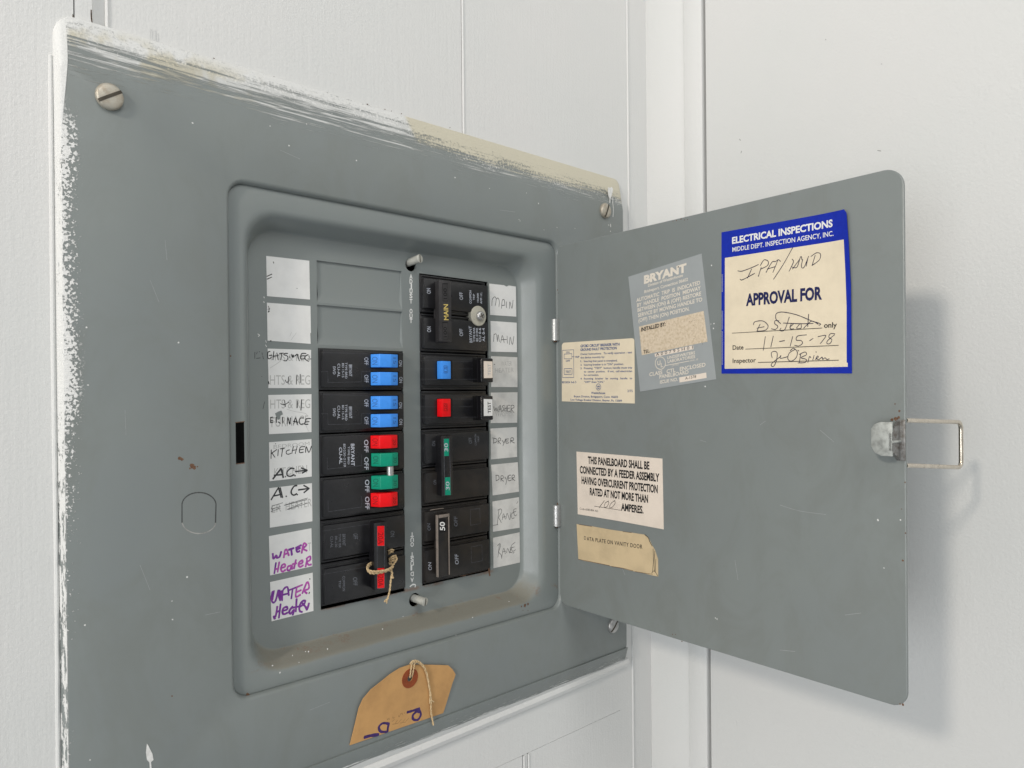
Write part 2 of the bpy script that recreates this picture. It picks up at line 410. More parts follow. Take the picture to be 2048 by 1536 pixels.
M_STAIN = simple('stained cream paper', (.66, .56, .43), .7, vary=.2, scale=.7, dark=(.50, .40, .27))
M_MANILA = simple('manila card', (.55, .31, .12), .65, vary=.12, scale=.05, bump=.3, bscale=.5, dark=(.43, .24, .095))
M_EYELET = simple('rust red card ring', (.28, .062, .017), .6, vary=.15, scale=.2)
M_FOIL = simple('dull silver blue label', (.325, .348, .352), .48, vary=.03, scale=.05)
M_ROYAL = simple('royal blue print', (.0, .018, .36), .6, vary=.06)
M_NAVY = simple('navy print', (.010, .014, .085), .55)
M_SKYINK = simple('blue print ink', (.004, .055, .21), .6, vary=.1)
M_INK = simple('black ink', (.012, .012, .013), .6)
M_PENCIL = simple('soft dark pen', (.05, .05, .052), .6, vary=.5, scale=1.0, dark=(.12, .12, .12))
M_PEN = simple('blue black pen ink', (.016, .016, .045), .5)
M_MARKER = simple('grey black marker', (.045, .047, .05), .6, vary=.25, scale=.4)
M_GHOST = simple('ghost print', (.50, .50, .485), .7, vary=.1, scale=.4)
M_PURPLE = simple('purple marker', (.15, .03, .27), .5, vary=.3, scale=.35, dark=(.27, .05, .33))
M_MAGENTA = simple('magenta marker', (.47, .09, .40), .5, vary=.3, scale=.35, dark=(.30, .05, .33))
M_TAGINK = simple('violet marker', (.055, .022, .135), .5, vary=.2)
M_ZINC = simple('zinc plated steel', (.50, .50, .49), .38, .75, vary=.12, scale=.5, bump=.25, bscale=1.5)
M_SCREW = simple('tarnished screw metal', (.46, .435, .37), .45, .4, vary=.2, scale=.3, bump=.35, bscale=1.2, dark=(.36, .31, .24))
M_PIN = simple('pale plated pin', (.52, .52, .47), .5, .25, vary=.12, scale=.4, bump=.3, bscale=1.2)
M_SLOT = simple('dark screw slot', (.07, .06, .045), .7)
M_WASHER = simple('pale nylon washer', (.45, .435, .365), .5, vary=.08, scale=.3)
M_WIRE = simple('brassy steel wire', (.62, .56, .47), .25, .9, vary=.1)
M_LATCH = simple('dull cast latch metal', (.46, .48, .455), .5, .35, vary=.2, scale=.3, bump=.25, bscale=1.0)
M_LATCH_D = simple('darker latch metal', (.24, .24, .235), .45, .55, vary=.3, scale=.4, bump=.3, bscale=1.0, dark=(.10, .085, .07))  # darker tone for the latch base and upright
M_RUST = simple('rust', (.11, .055, .032), .85, vary=.4, scale=1.2, dark=(.20, .12, .075))
M_BEIGE = simple('scuffed worn edge', (.22, .185, .16), .5, vary=.3, scale=.4, dark=(.16, .14, .12))
M_SPECK = simple('white paint speck', (.75, .75, .73), .5)

def twine():
    t = NT('jute twine'); v = t.mm(); n = t.noise(v, 1.4, 3, .6, (1, 1, 1))
    t.color(t.mix(t.step(n, .35, .7), (.66, .50, .29), (.40, .28, .145))); t.rough(.85); t.bump(n, .5, .0004); return t.mat
M_TWINE = twine()

# ------------------------------------------------------------------ the setting: panelled wall and side wall
WY = -9.0
wb = MB()
def wall_slab(x0, x1, z0, z1, y=WY): wb.box(x0, x1, y, y+14, z0, z1, M_WALL)
HX0, HX1, HZ0, HZ1 = -70.0, 330.5, -298.0, 90.0        # the hole behind the cover
gr = lambda px, py: WALL.un(px, py, 9)[0]
g0, g1a, g1b = gr(148, 20), gr(184, 20), gr(214, 20); g2 = gr(924, 110); g3 = gr(1046, 1500)
TOP, BOT = 700.0, -900.0
wall_slab(-900, HX0, BOT, TOP); wall_slab(HX1, SIDE_X+2, BOT, TOP)
for a, b in ((HX0, g0-.3), (g0+.3, g1a), (g1b, g2-.6), (g2+.3, HX1)): wall_slab(a, b, HZ1, TOP)
seam = WALL.un(1150, 1462, 9)[1]
wall_slab(HX0, HX1, seam, HZ0)
for a, b in ((HX0, g3-.7), (g3+.9, g3+4.1), (g3+5.5, HX1)): wall_slab(a, b, BOT, seam-.25)
wb.box(HX0-5, HX1+5, WY+2.4, WY+10, HZ1, TOP, M_WALL); wb.box(HX0-5, HX1+5, WY+2.0, WY+10, BOT, HZ0, M_WALL)
for x, z0, z1 in ((g1b, HZ1, TOP), (g2+.7, HZ1, TOP), (g3+.9, BOT, seam-1), (g3+5.6, BOT, seam-1)): wb.tube([Vector((x, WY+.1, z0)), Vector((x+.15, WY+.1, (z0+z1)/2)), Vector((x, WY+.1, z1))], .9, M_TRIM, 8)
# rolled beads of caulk round the cover
def caulk(pts, r): wb.tube(spline([Vector(p) for p in pts], 5), r, M_TRIM, 8)
caulk([(-79.3, WY+.3, 76), (-79.4, WY, 40), (-79.6, WY, -60), (-79.3, WY-.1, -160), (-79.5, WY, -260), (-79.3, WY, -330)], 1.0)
caulk([(-60, WY+.6, -303.5), (20, WY+.2, -304), (90, WY-.3, -304), (180, WY, -303.5), (270, WY-.2, -302.5), (338, WY, -301)], 4.2)
caulk([(334.6, WY+.2, 92), (334.8, WY, 0), (334.3, WY, -150), (334.6, WY, -300)], 1.2)
M_CRACK = simple('dirty crack', (.10, .06, .04), .9, vary=.5, scale=1.0)
wb.strokes(WALL, 'tl', '330,345 352,312 400,240 460,198 520,182 590,172', 15, 9.03, M_CRACK); wb.strokes(WALL, 'tl', '585,60 588,130 600,178 700,178 790,186 840,196 900,218 960,246', 12, 9.03, M_CRACK)
wb.strokes(WALL, 'tl', '835,0 838,100 850,190', 16, 9.05, M_CRACK)
for p, r in (((428, 118), .6), ((655, 187), .5), ((735, 210), .9), ((738, 212), .6), ((770, 220), .6), ((783, 223), .4), ((803, 228), .5), ((900, 256), .5), ((330, 92), .4), ((548, 155), .5)): wb.blob(WALL, 'full', (p[0], p[1]-1), r*.65, 9.6, M_CRACK)
wb.strokes(WALL, 'full', '302,58 303,84; 309,60 311,87; 315,66 315,87', 2.2, 9.2, M_TRIM)
wall = wb.build('wall', loc=(0, 0, 0)); tag(wall, kind='structure')

# corner bead where the panelled wall meets the side wall
xl = WALL.un(1256, 250, 9)[0]; yf = SIDE.un(1285, 250)[0]
tb = MB(); prof = [(SIDE_X, WY)]
prof = [(xl, WY+1)] + [(SIDE_X-(SIDE_X-xl)*math.cos(a), WY-(yf+WY)*math.sin(a)) for a in [math.radians(k*9) for k in range(11)]] + [(SIDE_X+2, -yf), (SIDE_X+2, WY+1)]
tb.prism([Vector((a, b, BOT)) for a, b in prof], [Vector((a, b, TOP)) for a, b in prof], M_TRIM)
tb.tube([Vector((xl-.4, WY-.2, z)) for z in (BOT, -300, 100, TOP)], .9, M_TRIM, 8)
bead = tb.build('corner_bead', loc=(SIDE_X, WY, BOT))
tag(bead, 'white rounded corner bead running up the wall corner behind the open panel door', 'trim strip')

sb_ = MB()
s1 = SIDE.un(1370, 300)[0]; s2 = SIDE.un(1405, 200)[0]; s3 = SIDE.un(1411.5, 200)[0]
sb_.box(SIDE_X, SIDE_X+14, -s1, -yf, BOT, TOP, M_SIDE, .6)
sb_.box(SIDE_X-.9, SIDE_X+14, -s2, -s1-.05, BOT, TOP, M_SIDE, .7)
casing = sb_.build('wall_batten', loc=(SIDE_X, -s1, BOT)); tag(casing, 'flat white painted batten beside the dark gap on the right wall', 'trim strip')
sd = MB()
sd.box(SIDE_X, SIDE_X+16, -1400, -s3, BOT, TOP, M_SIDE, .6)
sd.box(SIDE_X+9, SIDE_X+15, -s3-1, -s2+1, BOT, TOP, M_SIDE)
sd.strokes(SIDE, 'full', '1755,301 1762,302; 1479,278 1481,281; 1762,128 1764,128; 1651,79 1652,80; 1483,302 1482,306', 1.3, .05, M_SCUFF)
sd.strokes(SIDE, 'full', '1940,962 1941,968; 1953,985 1954,988; 1930,880 1931,884; 1900,240 1901,246; 1990,420 1994,424; 1560,60 1561,66; 1470,1440 1473,1452; 1700,1490 1703,1494', 2.4, .06, M_TRIM)
side = sd.build('side_wall', loc=(0, 0, 0)); tag(side, kind='structure')

# ------------------------------------------------------------------ the panel
panel = thing('electrical_panel', PANEL_LOC, 'grey metal breaker panel set in the white wall with its stickered door swung open', 'breaker panel')

cv = MB()
CX0, CX1, CZ0, CZ1 = -76.8, 330.0, -285.2, 72.0
def L(a, b, c, d, r, y, tl=None): return rrect(a, b, c, d, r, y, 6, tl)
cv.loft([L(-78.3, 333.6, -303, 96.4, 7, WY+1.5, 10.5), L(-78.3, 333.6, -303, 96.4, 7, WY-.4, 10.5), L(-78.0, 333.1, -302.6, 95.9, 6.6, WY-1.4, 10),
         L(CX0-.4, 329.6, -286.5, 73, 3.5, -16.6), L(CX0+.3, 328.6, -285.2, 71.4, 3, -17),
         L(-1.8, 253.2, -239.4, 35.2, 11, -17), L(-.9, 252.3, -238.4, 34.2, 10, -16.7), L(-.1, 251.5, -237.6, 33.2, 9.2, -15.8), L(.2, 251.2, -237.3, 32.7, 9, -13.6)], M_COVER)
# the folded lower lip, a strip set just proud of the face
zf = -285.6
lip = [(-77.0, WY), (-77.0, -15.6), (-76.4, -16.6)]
for (a, b, y) in ((0, 0, 0),): pass
cv.prism([Vector((-77.2, -18.0, zf)), Vector((-77.2, -16.7, zf)), Vector((-77.9, WY-.5, -301.5)), Vector((-77.9, WY-2.2, -302.5))],
         [Vector((329.6, -18.0, zf)), Vector((329.6, -16.7, zf)), Vector((333.0, WY-.5, -300.5)), Vector((333.0, WY-2.2, -301.5))], M_COVER, .25)
# knockout outline, rust spots, paint drip and specks
def arc_px(cx, cy, rx, ry, a0, a1, n=14): return ' '.join('%.1f,%.1f' % (cx+rx*math.cos(math.radians(a0+(a1-a0)*k/n)), cy+ry*math.sin(math.radians(a0+(a1-a0)*k/n))) for k in range(n+1))
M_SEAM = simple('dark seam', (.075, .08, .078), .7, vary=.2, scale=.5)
M_SEAM_L = simple('pale seam', (.36, .36, .34), .6, vary=.2, scale=.5)
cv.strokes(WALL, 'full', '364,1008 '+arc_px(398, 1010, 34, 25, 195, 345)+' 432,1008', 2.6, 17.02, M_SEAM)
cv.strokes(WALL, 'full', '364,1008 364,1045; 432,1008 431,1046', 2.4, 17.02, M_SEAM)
cv.strokes(WALL, 'full', '364,1045 '+arc_px(398, 1042, 34, 25, 165, 15)+' 431,1046', 2.2, 17.02, M_SEAM_L)  # lower arc of the outline drawn paler
for p, r in (((360, 917), .9), ((364, 919), .7), ((384, 932), 1.2), ((388, 935), 1.0), ((380, 937), .5), ((395, 933), .4), ((344, 1392), .4)): cv.blob(WALL, 'full', p, r, 17.03, M_RUST)
cv.poly(WALL, [WALL.un(p, q, 17.1) for p, q in ((294, 1487), (297, 1492), (305, 1508), (307, 1520), (302, 1524), (304, 1545), (300, 1545), (299, 1525), (294, 1520), (292, 1505))], 17.15, M_SPECK, th=.12)
for p in ((385, 246), (540, 252), (578, 291), (613, 248), (910, 355), (979, 377), (1053, 386), (1077, 407), (713, 321), (1038, 439), (1088, 460), (1114, 455), (1150, 457), (374, 1154), (344, 1202), (345, 1239), (560, 1345), (357, 685), (1040, 442), (173, 655), (176, 770), (170, 1250), (180, 1520)):
    cv.blob(WALL, 'full', p, .28+.2*random.random(), 17.03, M_SPECK, 7)
cv.strokes(WALL, 'full', '300,560 318,604; 250,820 252,870; 410,1230 440,1224; 560,300 600,318; 330,480 334,520; 280,1130 300,1180; 620,1420 660,1404; 1000,420 1030,424', .9, 17.04, M_SCRATCH)
# white drip over the upper right screw
cv.poly(WALL, [WALL.un(*C2('tr', p), 17.1) for p in ((372, 455), (410, 470), (440, 448), (470, 490), (440, 640), (415, 690), (412, 775), (398, 775), (402, 690), (375, 620), (365, 520))], 17.25, M_SPECK, th=.2)
cv.strokes(WALL, 'tr', '470,640 465,760 478,900 470,1060; 380,1220 385,1240; 420,1210 425,1270; 415,1350 420,1365', 18, 17.05, M_SPECK)
cover = cv.build('cover', panel)

def screw_profile(r, h): return [(r*.97, 0), (r, h*.3), (r*.98, h*.58), (r*.90, h*.82), (r*.76, h*.94), (r*.45, h*.99), (r*.02, h)]
def screw(c, crop, slot, r, h, label, mat=M_SCREW, parent=None):
    b = MB(); u, v = WALL.un(*C2(crop, c), 17+h*.7)
    o = WALL.pt(u, v, 17.0); SP = screw_profile(r, h)
    b.lathe(o, (0, -1, 0), SP, mat, 28)
    a, c_ = WALL.un(*C2(crop, slot[0]), 17+h), WALL.un(*C2(crop, slot[1]), 17+h)
    d = (Vector(c_)-Vector(a)).normalized(); n = Vector((-d.y, d.x))
    ang = math.atan2(d.y, d.x); hw = r*.12
    P = lambda s, t, w: WALL.pt(u+d.x*s+n.x*t, v+d.y*s+n.y*t, 17+w)
    # the slot: a flat dark strip laid over the dome
    cuts = [-.97, -.8, -.5, 0, .5, .8, .97]; hh = lambda q: h*(.94+.06*(1-min(1, abs(q)/.7)))+.2 if abs(q) < .77 else h*(.94-(abs(q)-.77)*1.3)+.2
    vs_, fs = [], []
    for i, q in enumerate(cuts):
        vs_ += [P(q*r, -hw, hh(q)), P(q*r, hw, hh(q))]
        if i: fs.append((2*i-2, 2*i-1, 2*i+1, 2*i))
    b.add(vs_, fs, M_SLOT)
    return tag(b.build('screw', parent), label)
screw((1095, 1175), 'tl', ((930, 1190), (1225, 1085)), 6.2, 3.0, 'brownish tarnished slotted screw at the upper left corner', parent=panel)
screw((340, 930), 'tr', ((335, 1040), (390, 850)), 5.9, 3.0, 'silvery slotted screw with white paint run onto it', parent=panel)
screw((1228.5, 1252), 'full', ((1224, 1263), (1235, 1243)), 5.8, 2.6, 'grey slotted screw half behind the open door', M_ZINC, parent=panel)

# recessed inner trim: door seat, sloped tub and dead front plate
it = MB()
it.loft([L(-.4, 251.8, -237.8, 33.2, 9.2, -12.9), L(.4, 251, -237.2, 32.6, 9, -13.8), L(1.0, 250.4, -236.6, 32.0, 8.6, -14.0),
         L(8.0, 238.5, -230.5, 22.6, 17, -14.0), L(9.6, 236.0, -229.0, 21.0, 17.5, -13.7), L(11.0, 234.0, -227.8, 19.6, 18, -12.8),
         L(12.2, 232.4, -226.8, 18.4, 18, -11.2), L(16.0, 227.4, -223.0, 14.6, 17, -2.2), L(16.8, 226.2, -222.2, 13.8, 16.5, -.7), L(18.0, 224.8, -221.2, 12.9, 16, .1), L(20, 223, -219, 11, 15, .4)], M_INNER)
OL = (60.3, 121.3, -205.2, -51.0); OR = (135.0, 195.6, -204.2, 0.6)
S1 = (59.9, 121.0, -24.2, 0.4); S2 = (59.9, 121.0, -49.0, -25.6)
rc = lambda q: [(q[0], q[2]), (q[1], q[2]), (q[1], q[3]), (q[0], q[3])]
circ = lambda u, v, r, n=18: [(u+r*math.cos(2*math.pi*k/n), v+r*math.sin(2*math.pi*k/n)) for k in range(n)]
pinA = WALL.un(*C2('ra', (118, 150)), 0); pinB = WALL.un(*C2('rb', (148, 1440)), 0)
holeA = (pinA[0]+1.2, pinA[1]-1.0); holeB = (pinB[0]+.6, pinB[1]-1.4)
it.poly(WALL, [(14, -226), (230, -226), (230, 18), (14, 18)], 0, M_INNER, holes=[rc(OL), rc(OR), rc(S1), rc(S2), circ(*holeA, 4.3), circ(*holeB, 4.4)], th=1.3)
for q in (S1, S2):   # unused breaker blanks, pressed in and sloping up to the face at the bottom
    x0, x1, z0, z1 = q; d = 1.3
    it.add([Vector(p) for p in ((x0, d, z1), (x1, d, z1), (x1-1.2, d, z0+5), (x0+1.2, d, z0+5), (x0, 0.02, z0), (x1, 0.02, z0), (x1, .3, z1))], [(0, 3, 2, 1), (3, 4, 5, 2), (1, 2, 5)], M_INNER)
# latch slot in the door seat, its shade painted flat, with a dark rim
it.poly(WALL, [WALL.un(p, q, 14) for p, q in ((471, 846), (488, 844), (489, 925), (472, 927))], 14.03, M_DARK)
it.strokes(WALL, 'full', '471,845 489,843; 472,928 489,926', 1.8, 14.05, M_RUST)
for p, r in (((495, 1390), 1.1), ((498, 1393), .8), ((492, 1393), .6), ((461, 712), .4)): it.blob(WALL, 'full', p, r, 14.04, M_RUST)
for p in ((545, 1331), (598, 1325), (617, 1303), (611, 1303), (739, 1332), (585, 1311), (1018, 1203), (945, 1235), (912, 1270), (866, 1296), (806, 1233), (765, 1258), (836, 1420), (655, 1298), (885, 1310)):
    it.blob(WALL, 'full', p, .3+.15*random.random(), 14.06, M_SPECK, 7)
for p, r in (((1050, 1211), 1.2), ((1056, 1208), .9), ((1043, 1213), .6), ((1046, 1221), .3), ((1056, 1221), .3)): it.blob(WALL, 'full', p, r, 14.05, M_RUST)
it.strokes(WALL, 'rg', '752,720 756,760 765,830', 22, .06, M_RUST)
it.strokes(WALL, 'rg', '440,835 520,815 600,795 690,775; 470,838 500,830', 9, .06, M_RUST)
# pen marks that ran off the labels, scratches
it.strokes(WALL, 'lb', '75,110 73,210; 98,205 160,198; 112,105 100,140; 140,95 144,110; 185,115 188,150; 195,165 206,215; 225,870 200,978; 298,850 290,945; 180,480 182,488', 7, .04, M_INK)
it.strokes(WALL, 'la', '115,470 118,482; 113,510 118,520; 65,780 80,790 68,800; 130,835 135,850; 128,870 138,885', 6, .04, M_SPECK)
# ADJUST OUT, upright above and upside down below
for ch, y in zip('ADJUST OUT', (284, 325, 362, 405, 445, 490, 0, 572, 612, 652)):
    if ch != ' ': it.text(WALL, 'ra', ch, (121, y-6), (145 if ch != 'J' else 141, y-5), 35, .05, M_WHITE, .03)
for ch, y in zip('TUO TSUJDA', (925, 965, 1003, 0, 1082, 1118, 1150, 1190, 1235, 1282)):
    if ch != ' ': it.text(WALL, 'rb', ch, (148, y), (122, y+2), 32, .05, M_WHITE, .03)
it.strokes(WALL, 'rb', '118,1352 135,1338 160,1335; 140,1332 160,1338 158,1356', 9, .05, M_WHITE)
inner = it.build('inner_trim', panel)

en = MB()
x0, x1, z0, z1, y0, y1 = 40.0, 215.0, -225.0, 16.0, 1.35, 70.0
en.add([Vector(p) for p in ((x0, y0, z0), (x1, y0, z0), (x1, y0, z1), (x0, y0, z1), (x0, y1, z0), (x1, y1, z0), (x1, y1, z1), (x0, y1, z1))],
       [(4, 5, 6, 7), (0, 1, 5, 4), (1, 2, 6, 5), (2, 3, 7, 6), (3, 0, 4, 7)], M_DARK)
en.build('enclosure', panel)

def pin(base, tip, label):
    b = MB(); a = WALL.pt(*base, -6); w = 8.6
    t_ = WALL.pt(*WALL.un(*tip, w), w)
    d = (t_-a).normalized(); n = (t_-a).length
    b.lathe(a, d, [(2.5, 0), (2.5, n-.8), (2.75, n-.7), (2.75, n-.15), (2.5, n)], M_PIN, 20)
    q = d.orthogonal().normalized(); q2 = d.cross(q)
    s_ = (q*.75+q2*.66).normalized(); p_ = d.cross(s_)
    o = t_+d*.03
    b.add([o+s_*2.5+p_*.42, o-s_*2.5+p_*.42, o-s_*2.5-p_*.42, o+s_*2.5-p_*.42], [(0, 1, 2, 3)], M_SLOT)
    return tag(b.build('adjusting_screw', panel), label)
pin(pinA, C2('ra', (208, 112)), 'slotted adjusting pin above the word ADJUST')
pin(pinB, C2('rb', (240, 1474)), 'slotted adjusting pin below the upside down wording')

# ------------------------------------------------------------------ circuit labels on the inner trim
GL = 'paper circuit labels beside the breakers'
def label(crop, quad, text, paper=M_PAPER):
    b = MB(); b.ppoly(WALL, crop, quad, .16, paper, th=.15)
    b.info = text; return b
W_ = .20
def done(b): o = b.build('circuit_label', inner); tag(o, b.info, None, GL); return o
b = label('la', ((135, 132), (492, 172), (498, 494), (141, 466)), 'blank white paper label at the top, with three short ink ticks')
b.strokes(WALL, 'la', '193,180 197,193; 140,302 182,283; 142,325 180,308', 6.5, W_, M_INK); b.blob(WALL, 'la', (390, 402), .25, W_, M_INK); done(b)
b = label('la', ((141, 520), (502, 548), (506, 770), (500, 775), (504, 862), (146, 835)), 'blank white paper label, second down, with an ink scribble at its left edge')
b.strokes(WALL, 'la', '152,548 160,575 150,600 162,590; 148,575 165,570; 165,838 178,836; 172,832 172,842', 5.2, W_, M_INK); b.strokes(WALL, 'la', '345,765 330,800; 385,770 340,830', 2, W_, M_GHOST); done(b)
b = label('lb', ((272, 55), (938, 75), (940, 662), (282, 662), (285, 500)), 'white paper label reading GHTS and REC in black pen over ghosted print')
b.text(WALL, 'lb', 'HTS & REG', (305, 612), (925, 608), 148, W_-.02, M_GHOST)
b.text(WALL, 'lb', 'HTS & REC', (320, 235), (920, 250), 100, W_-.02, M_GHOST)
b.strokes(WALL, 'lb', '312,352 400,295 475,242', 7, W_, M_GHOST)
b.strokes(WALL, 'lb', '310,100 282,105 272,140 278,200 300,212 328,188; 292,160 338,158; 366,98 352,228; 412,120 432,228; 348,172 436,164; 452,130 515,124; 488,128 472,230; 580,130 532,130 522,150 562,162 582,192 560,240 518,240; 602,188 612,180; 640,140 652,192 662,150 672,190; 685,172 722,140; 722,140 758,242; 716,142 742,152; 862,130 792,135 778,210 845,212; 785,170 850,165; 895,148 852,168 840,202 872,236 902,250; 905,172 912,195; 885,216 938,214; 284,560 292,600', 14.3, W_, M_INK)
b.strokes(WALL, 'lb', '540,535 560,572 592,558; 592,488 584,592; 722,458 712,600; 772,450 770,585', 11.7, W_, M_INK); done(b)
b = label('lb', ((282, 768), (945, 755), (945, 1338), (293, 1370)), 'white paper label reading FURNACE in black pen, with a small torn grey patch')
b.text(WALL, 'lb', 'HTS & REG', (310, 978), (925, 968), 140, W_-.02, M_GHOST)
b.text(WALL, 'lb', 'FURNACE', (330, 1262), (895, 1225), 150, W_-.02, M_GHOST)
b.strokes(WALL, 'lb', '565,985 680,1020 830,1045 880,1075; 860,1240 900,1325', 6, W_, M_GHOST)
b.ppoly(WALL, 'lb', ((385, 1050), (440, 1020), (480, 1006), (495, 1030), (506, 1065), (470, 1085), (456, 1140), (426, 1152), (402, 1100)), W_+.04, M_DOOR)
b.strokes(WALL, 'lb', '470,900 505,916 550,908 596,874; 530,850 545,948', 11.7, W_, M_INK)
b.strokes(WALL, 'lb', '728,858 725,966; 792,840 782,1002; 318,1110 314,1192; 312,1113 352,1108; 316,1166 352,1160; 312,1192 348,1190; 402,1108 404,1192; 432,1180 465,1204; 500,1110 504,1202; 570,1214 582,1112 610,1218 622,1118; 670,1216 700,1118 726,1222; 664,1172 742,1186; 824,1122 775,1124 755,1170 775,1217 820,1208; 932,1130 866,1132 850,1178 838,1216 892,1217; 852,1182 908,1178', 15.6, W_, M_INK); done(b)
b = label('lc', ((148, 118), (832, 65), (838, 672), (155, 748)), 'white paper label reading KITCHEN above A.C. and an arrow')
b.text(WALL, 'lc', 'BEDROOM', (220, 225), (800, 165), 60, W_-.02, M_GHOST); b.text(WALL, 'lc', 'KITCHEN', (230, 670), (760, 610), 130, W_-.02, M_GHOST)
b.strokes(WALL, 'lc', '182,238 178,382; 272,234 192,292 188,296; 192,290 242,360; 296,234 288,338; 330,224 396,214; 366,222 348,348; 478,240 436,254 424,290 450,312 500,298; 540,184 514,300; 602,180 570,302; 518,252 594,236; 728,188 652,200 640,282 702,276; 646,240 704,230; 736,282 748,188 790,282 832,180; 248,140 254,142', 14.3, W_, M_INK)
b.strokes(WALL, 'lc', '208,712 340,542; 340,545 378,690; 356,560 372,690; 228,652 372,638; 408,672 416,674; 552,545 500,538 440,592 440,650 490,668 552,640; 562,656 572,660; 570,592 762,568; 664,532 764,570; 680,616 764,570', 24, W_, M_MARKER); done(b)
b = label('lc', ((152, 860), (840, 778), (848, 1395), (160, 1500)), 'white paper label reading A.C. and an arrow over struck out print')
b.text(WALL, 'lc', 'ER', (190, 1262), (345, 1235), 125, W_-.02, M_GHOST); b.text(WALL, 'lc', 'HEATER', (415, 1225), (835, 1150), 130, W_-.02, M_GHOST)
b.strokes(WALL, 'lc', '180,1048 300,848; 300,850 342,1010; 326,850 366,1012; 212,988 345,958; 418,992 430,990; 598,818 550,830 506,900 512,952 550,972 594,948; 600,966 608,962; 620,888 792,864; 706,814 794,864; 710,932 794,864', 24, W_, M_MARKER)
b.strokes(WALL, 'lc', '190,1148 370,1095; 188,1196 332,1154; 178,1242 332,1180; 200,1150 182,1196 210,1200 180,1240; 390,1136 770,1018; 396,1138 762,1044; 438,1202 690,1100; 450,1206 772,1100', 7, W_, M_MARKER); done(b)
b = label('ld', ((138, 172), (790, 50), (805, 635), (155, 775)), 'white paper label reading WATER Heater in pink and purple, upper of two')
b.text(WALL, 'ld', 'T', (735, 400), (785, 392), 125, W_-.02, M_GHOST)
b.strokes(WALL, 'ld', '196,438 208,516 250,468 256,508; 256,505 300,488 326,408; 440,382 520,354; 478,368 490,462; 558,348 634,308; 556,340 570,412 612,398; 562,376 618,352; 245,580 220,745', 33, W_, M_PURPLE)
b.strokes(WALL, 'ld', '365,502 382,398 412,380 442,470; 375,452 432,430; 640,432 666,298 692,284 712,312 662,362 722,396; 296,568 270,722; 235,682 285,664; 326,662 386,638 376,600 335,622 322,682 346,716 392,688; 482,620 430,640 420,690 460,690 490,622 492,682; 552,535 520,672; 498,602 562,588; 596,604 650,582 648,545 606,568 592,612 616,644 664,618; 700,642 722,528; 710,520 766,480 772,532 722,572 750,612 788,604', 31, W_, M_MAGENTA); done(b)
b = label('ld', ((155, 878), (810, 732), (822, 1320), (178, 1480)), 'white paper label reading WATER Heater in purple marker, lowest of all')
b.strokes(WALL, 'ld', '192,1020 174,1132 200,1190 240,1160 282,1000; 282,1000 290,1092 312,1162; 215,1010 190,1150; 300,1000 320,1150 330,1010; 340,1162 350,1010 420,952 442,1082; 350,1072 442,1050; 450,1000 550,960; 500,990 480,1132', 30, W_, M_PURPLE)
b.strokes(WALL, 'ld', '550,962 652,918; 562,970 550,1102 622,1070; 560,1032 632,1000; 650,1052 722,880 752,930 742,982 682,1010 722,1052', 31, W_, M_MAGENTA)
b.strokes(WALL, 'ld', '266,1250 240,1402 210,1400 230,1442; 316,1214 290,1428; 250,1342 312,1310; 346,1320 418,1296 410,1258 362,1278 342,1330 366,1370 424,1346; 502,1250 450,1322 470,1362 522,1300 502,1382; 562,1134 550,1332; 500,1272 602,1250; 604,1262 680,1210 690,1160 640,1180 606,1250 610,1320 650,1336; 650,1200 702,1262 722,1302 752,1200', 33, W_, M_PURPLE)
b.strokes(WALL, 'ld', '760,1030 752,1055; 762,825 768,832', 18.2, W_, M_INK); done(b)
b = label('ra', ((783, 320), (905, 334), (925, 345), (945, 336), (1003, 345), (1007, 595), (790, 580)), 'white paper label reading MAIN in thin pen, notched at its top edge', M_PAPER)
b.strokes(WALL, 'ra', '804,505 808,452 828,430 840,450 832,502; 840,450 856,440 866,470 862,512; 884,526 890,460 906,455 912,492; 884,504 914,498; 926,470 925,522; 950,527 953,470 970,527 980,458', 5.0, W_, M_PENCIL); done(b)
b = label('ra', ((793, 630), (1010, 645), (1012, 890), (797, 885)), 'white paper label reading MAIN, second down on the right', M_PAPER)
b.strokes(WALL, 'ra', '822,738 818,802; 822,745 840,740 850,802; 850,800 856,744 866,802; 877,812 890,750 906,810; 882,787 926,784; 930,754 933,817; 950,827 956,764 974,827 986,758', 5.0, W_, M_PENCIL); done(b)
b = label('ra', ((797, 922), (1015, 932), (1017, 1180), (800, 1178)), 'smudged white paper label with only faint ghost print, right column', M_PAPER_OLD)
b.text(WALL, 'ra', 'WATER', (880, 1005), (970, 1003), 40, W_-.02, M_GHOST); b.text(WALL, 'ra', 'HEATER', (830, 1060), (985, 1055), 38, W_-.02, M_GHOST); b.strokes(WALL, 'ra', '820,988 830,992', 4.4, W_, M_PENCIL); done(b)
b = label('ra', ((797, 1225), (1017, 1222), (1014, 1475), (795, 1478)), 'white paper label reading WASHER beside a red breaker handle', M_PAPER_OLD)
b.text(WALL, 'ra', 'WASHER', (830, 1425), (985, 1420), 55, W_-.02, M_GHOST)
b.strokes(WALL, 'ra', '820,1340 828,1377 838,1350 846,1380 858,1342; 860,1386 872,1328 881,1382; 862,1364 884,1360; 906,1330 890,1340 904,1360 888,1382; 912,1328 912,1382; 929,1328 926,1382; 912,1356 928,1352; 957,1331 936,1334 935,1382 957,1379; 937,1356 953,1353; 962,1392 965,1334 986,1334 986,1350 965,1362 988,1392', 5.0, W_, M_PENCIL); done(b)
b = label('rb', ((753, 107), (960, 95), (962, 330), (757, 350)), 'white paper label reading DRYER with a cursive R, upper of two', M_PAPER_OLD)
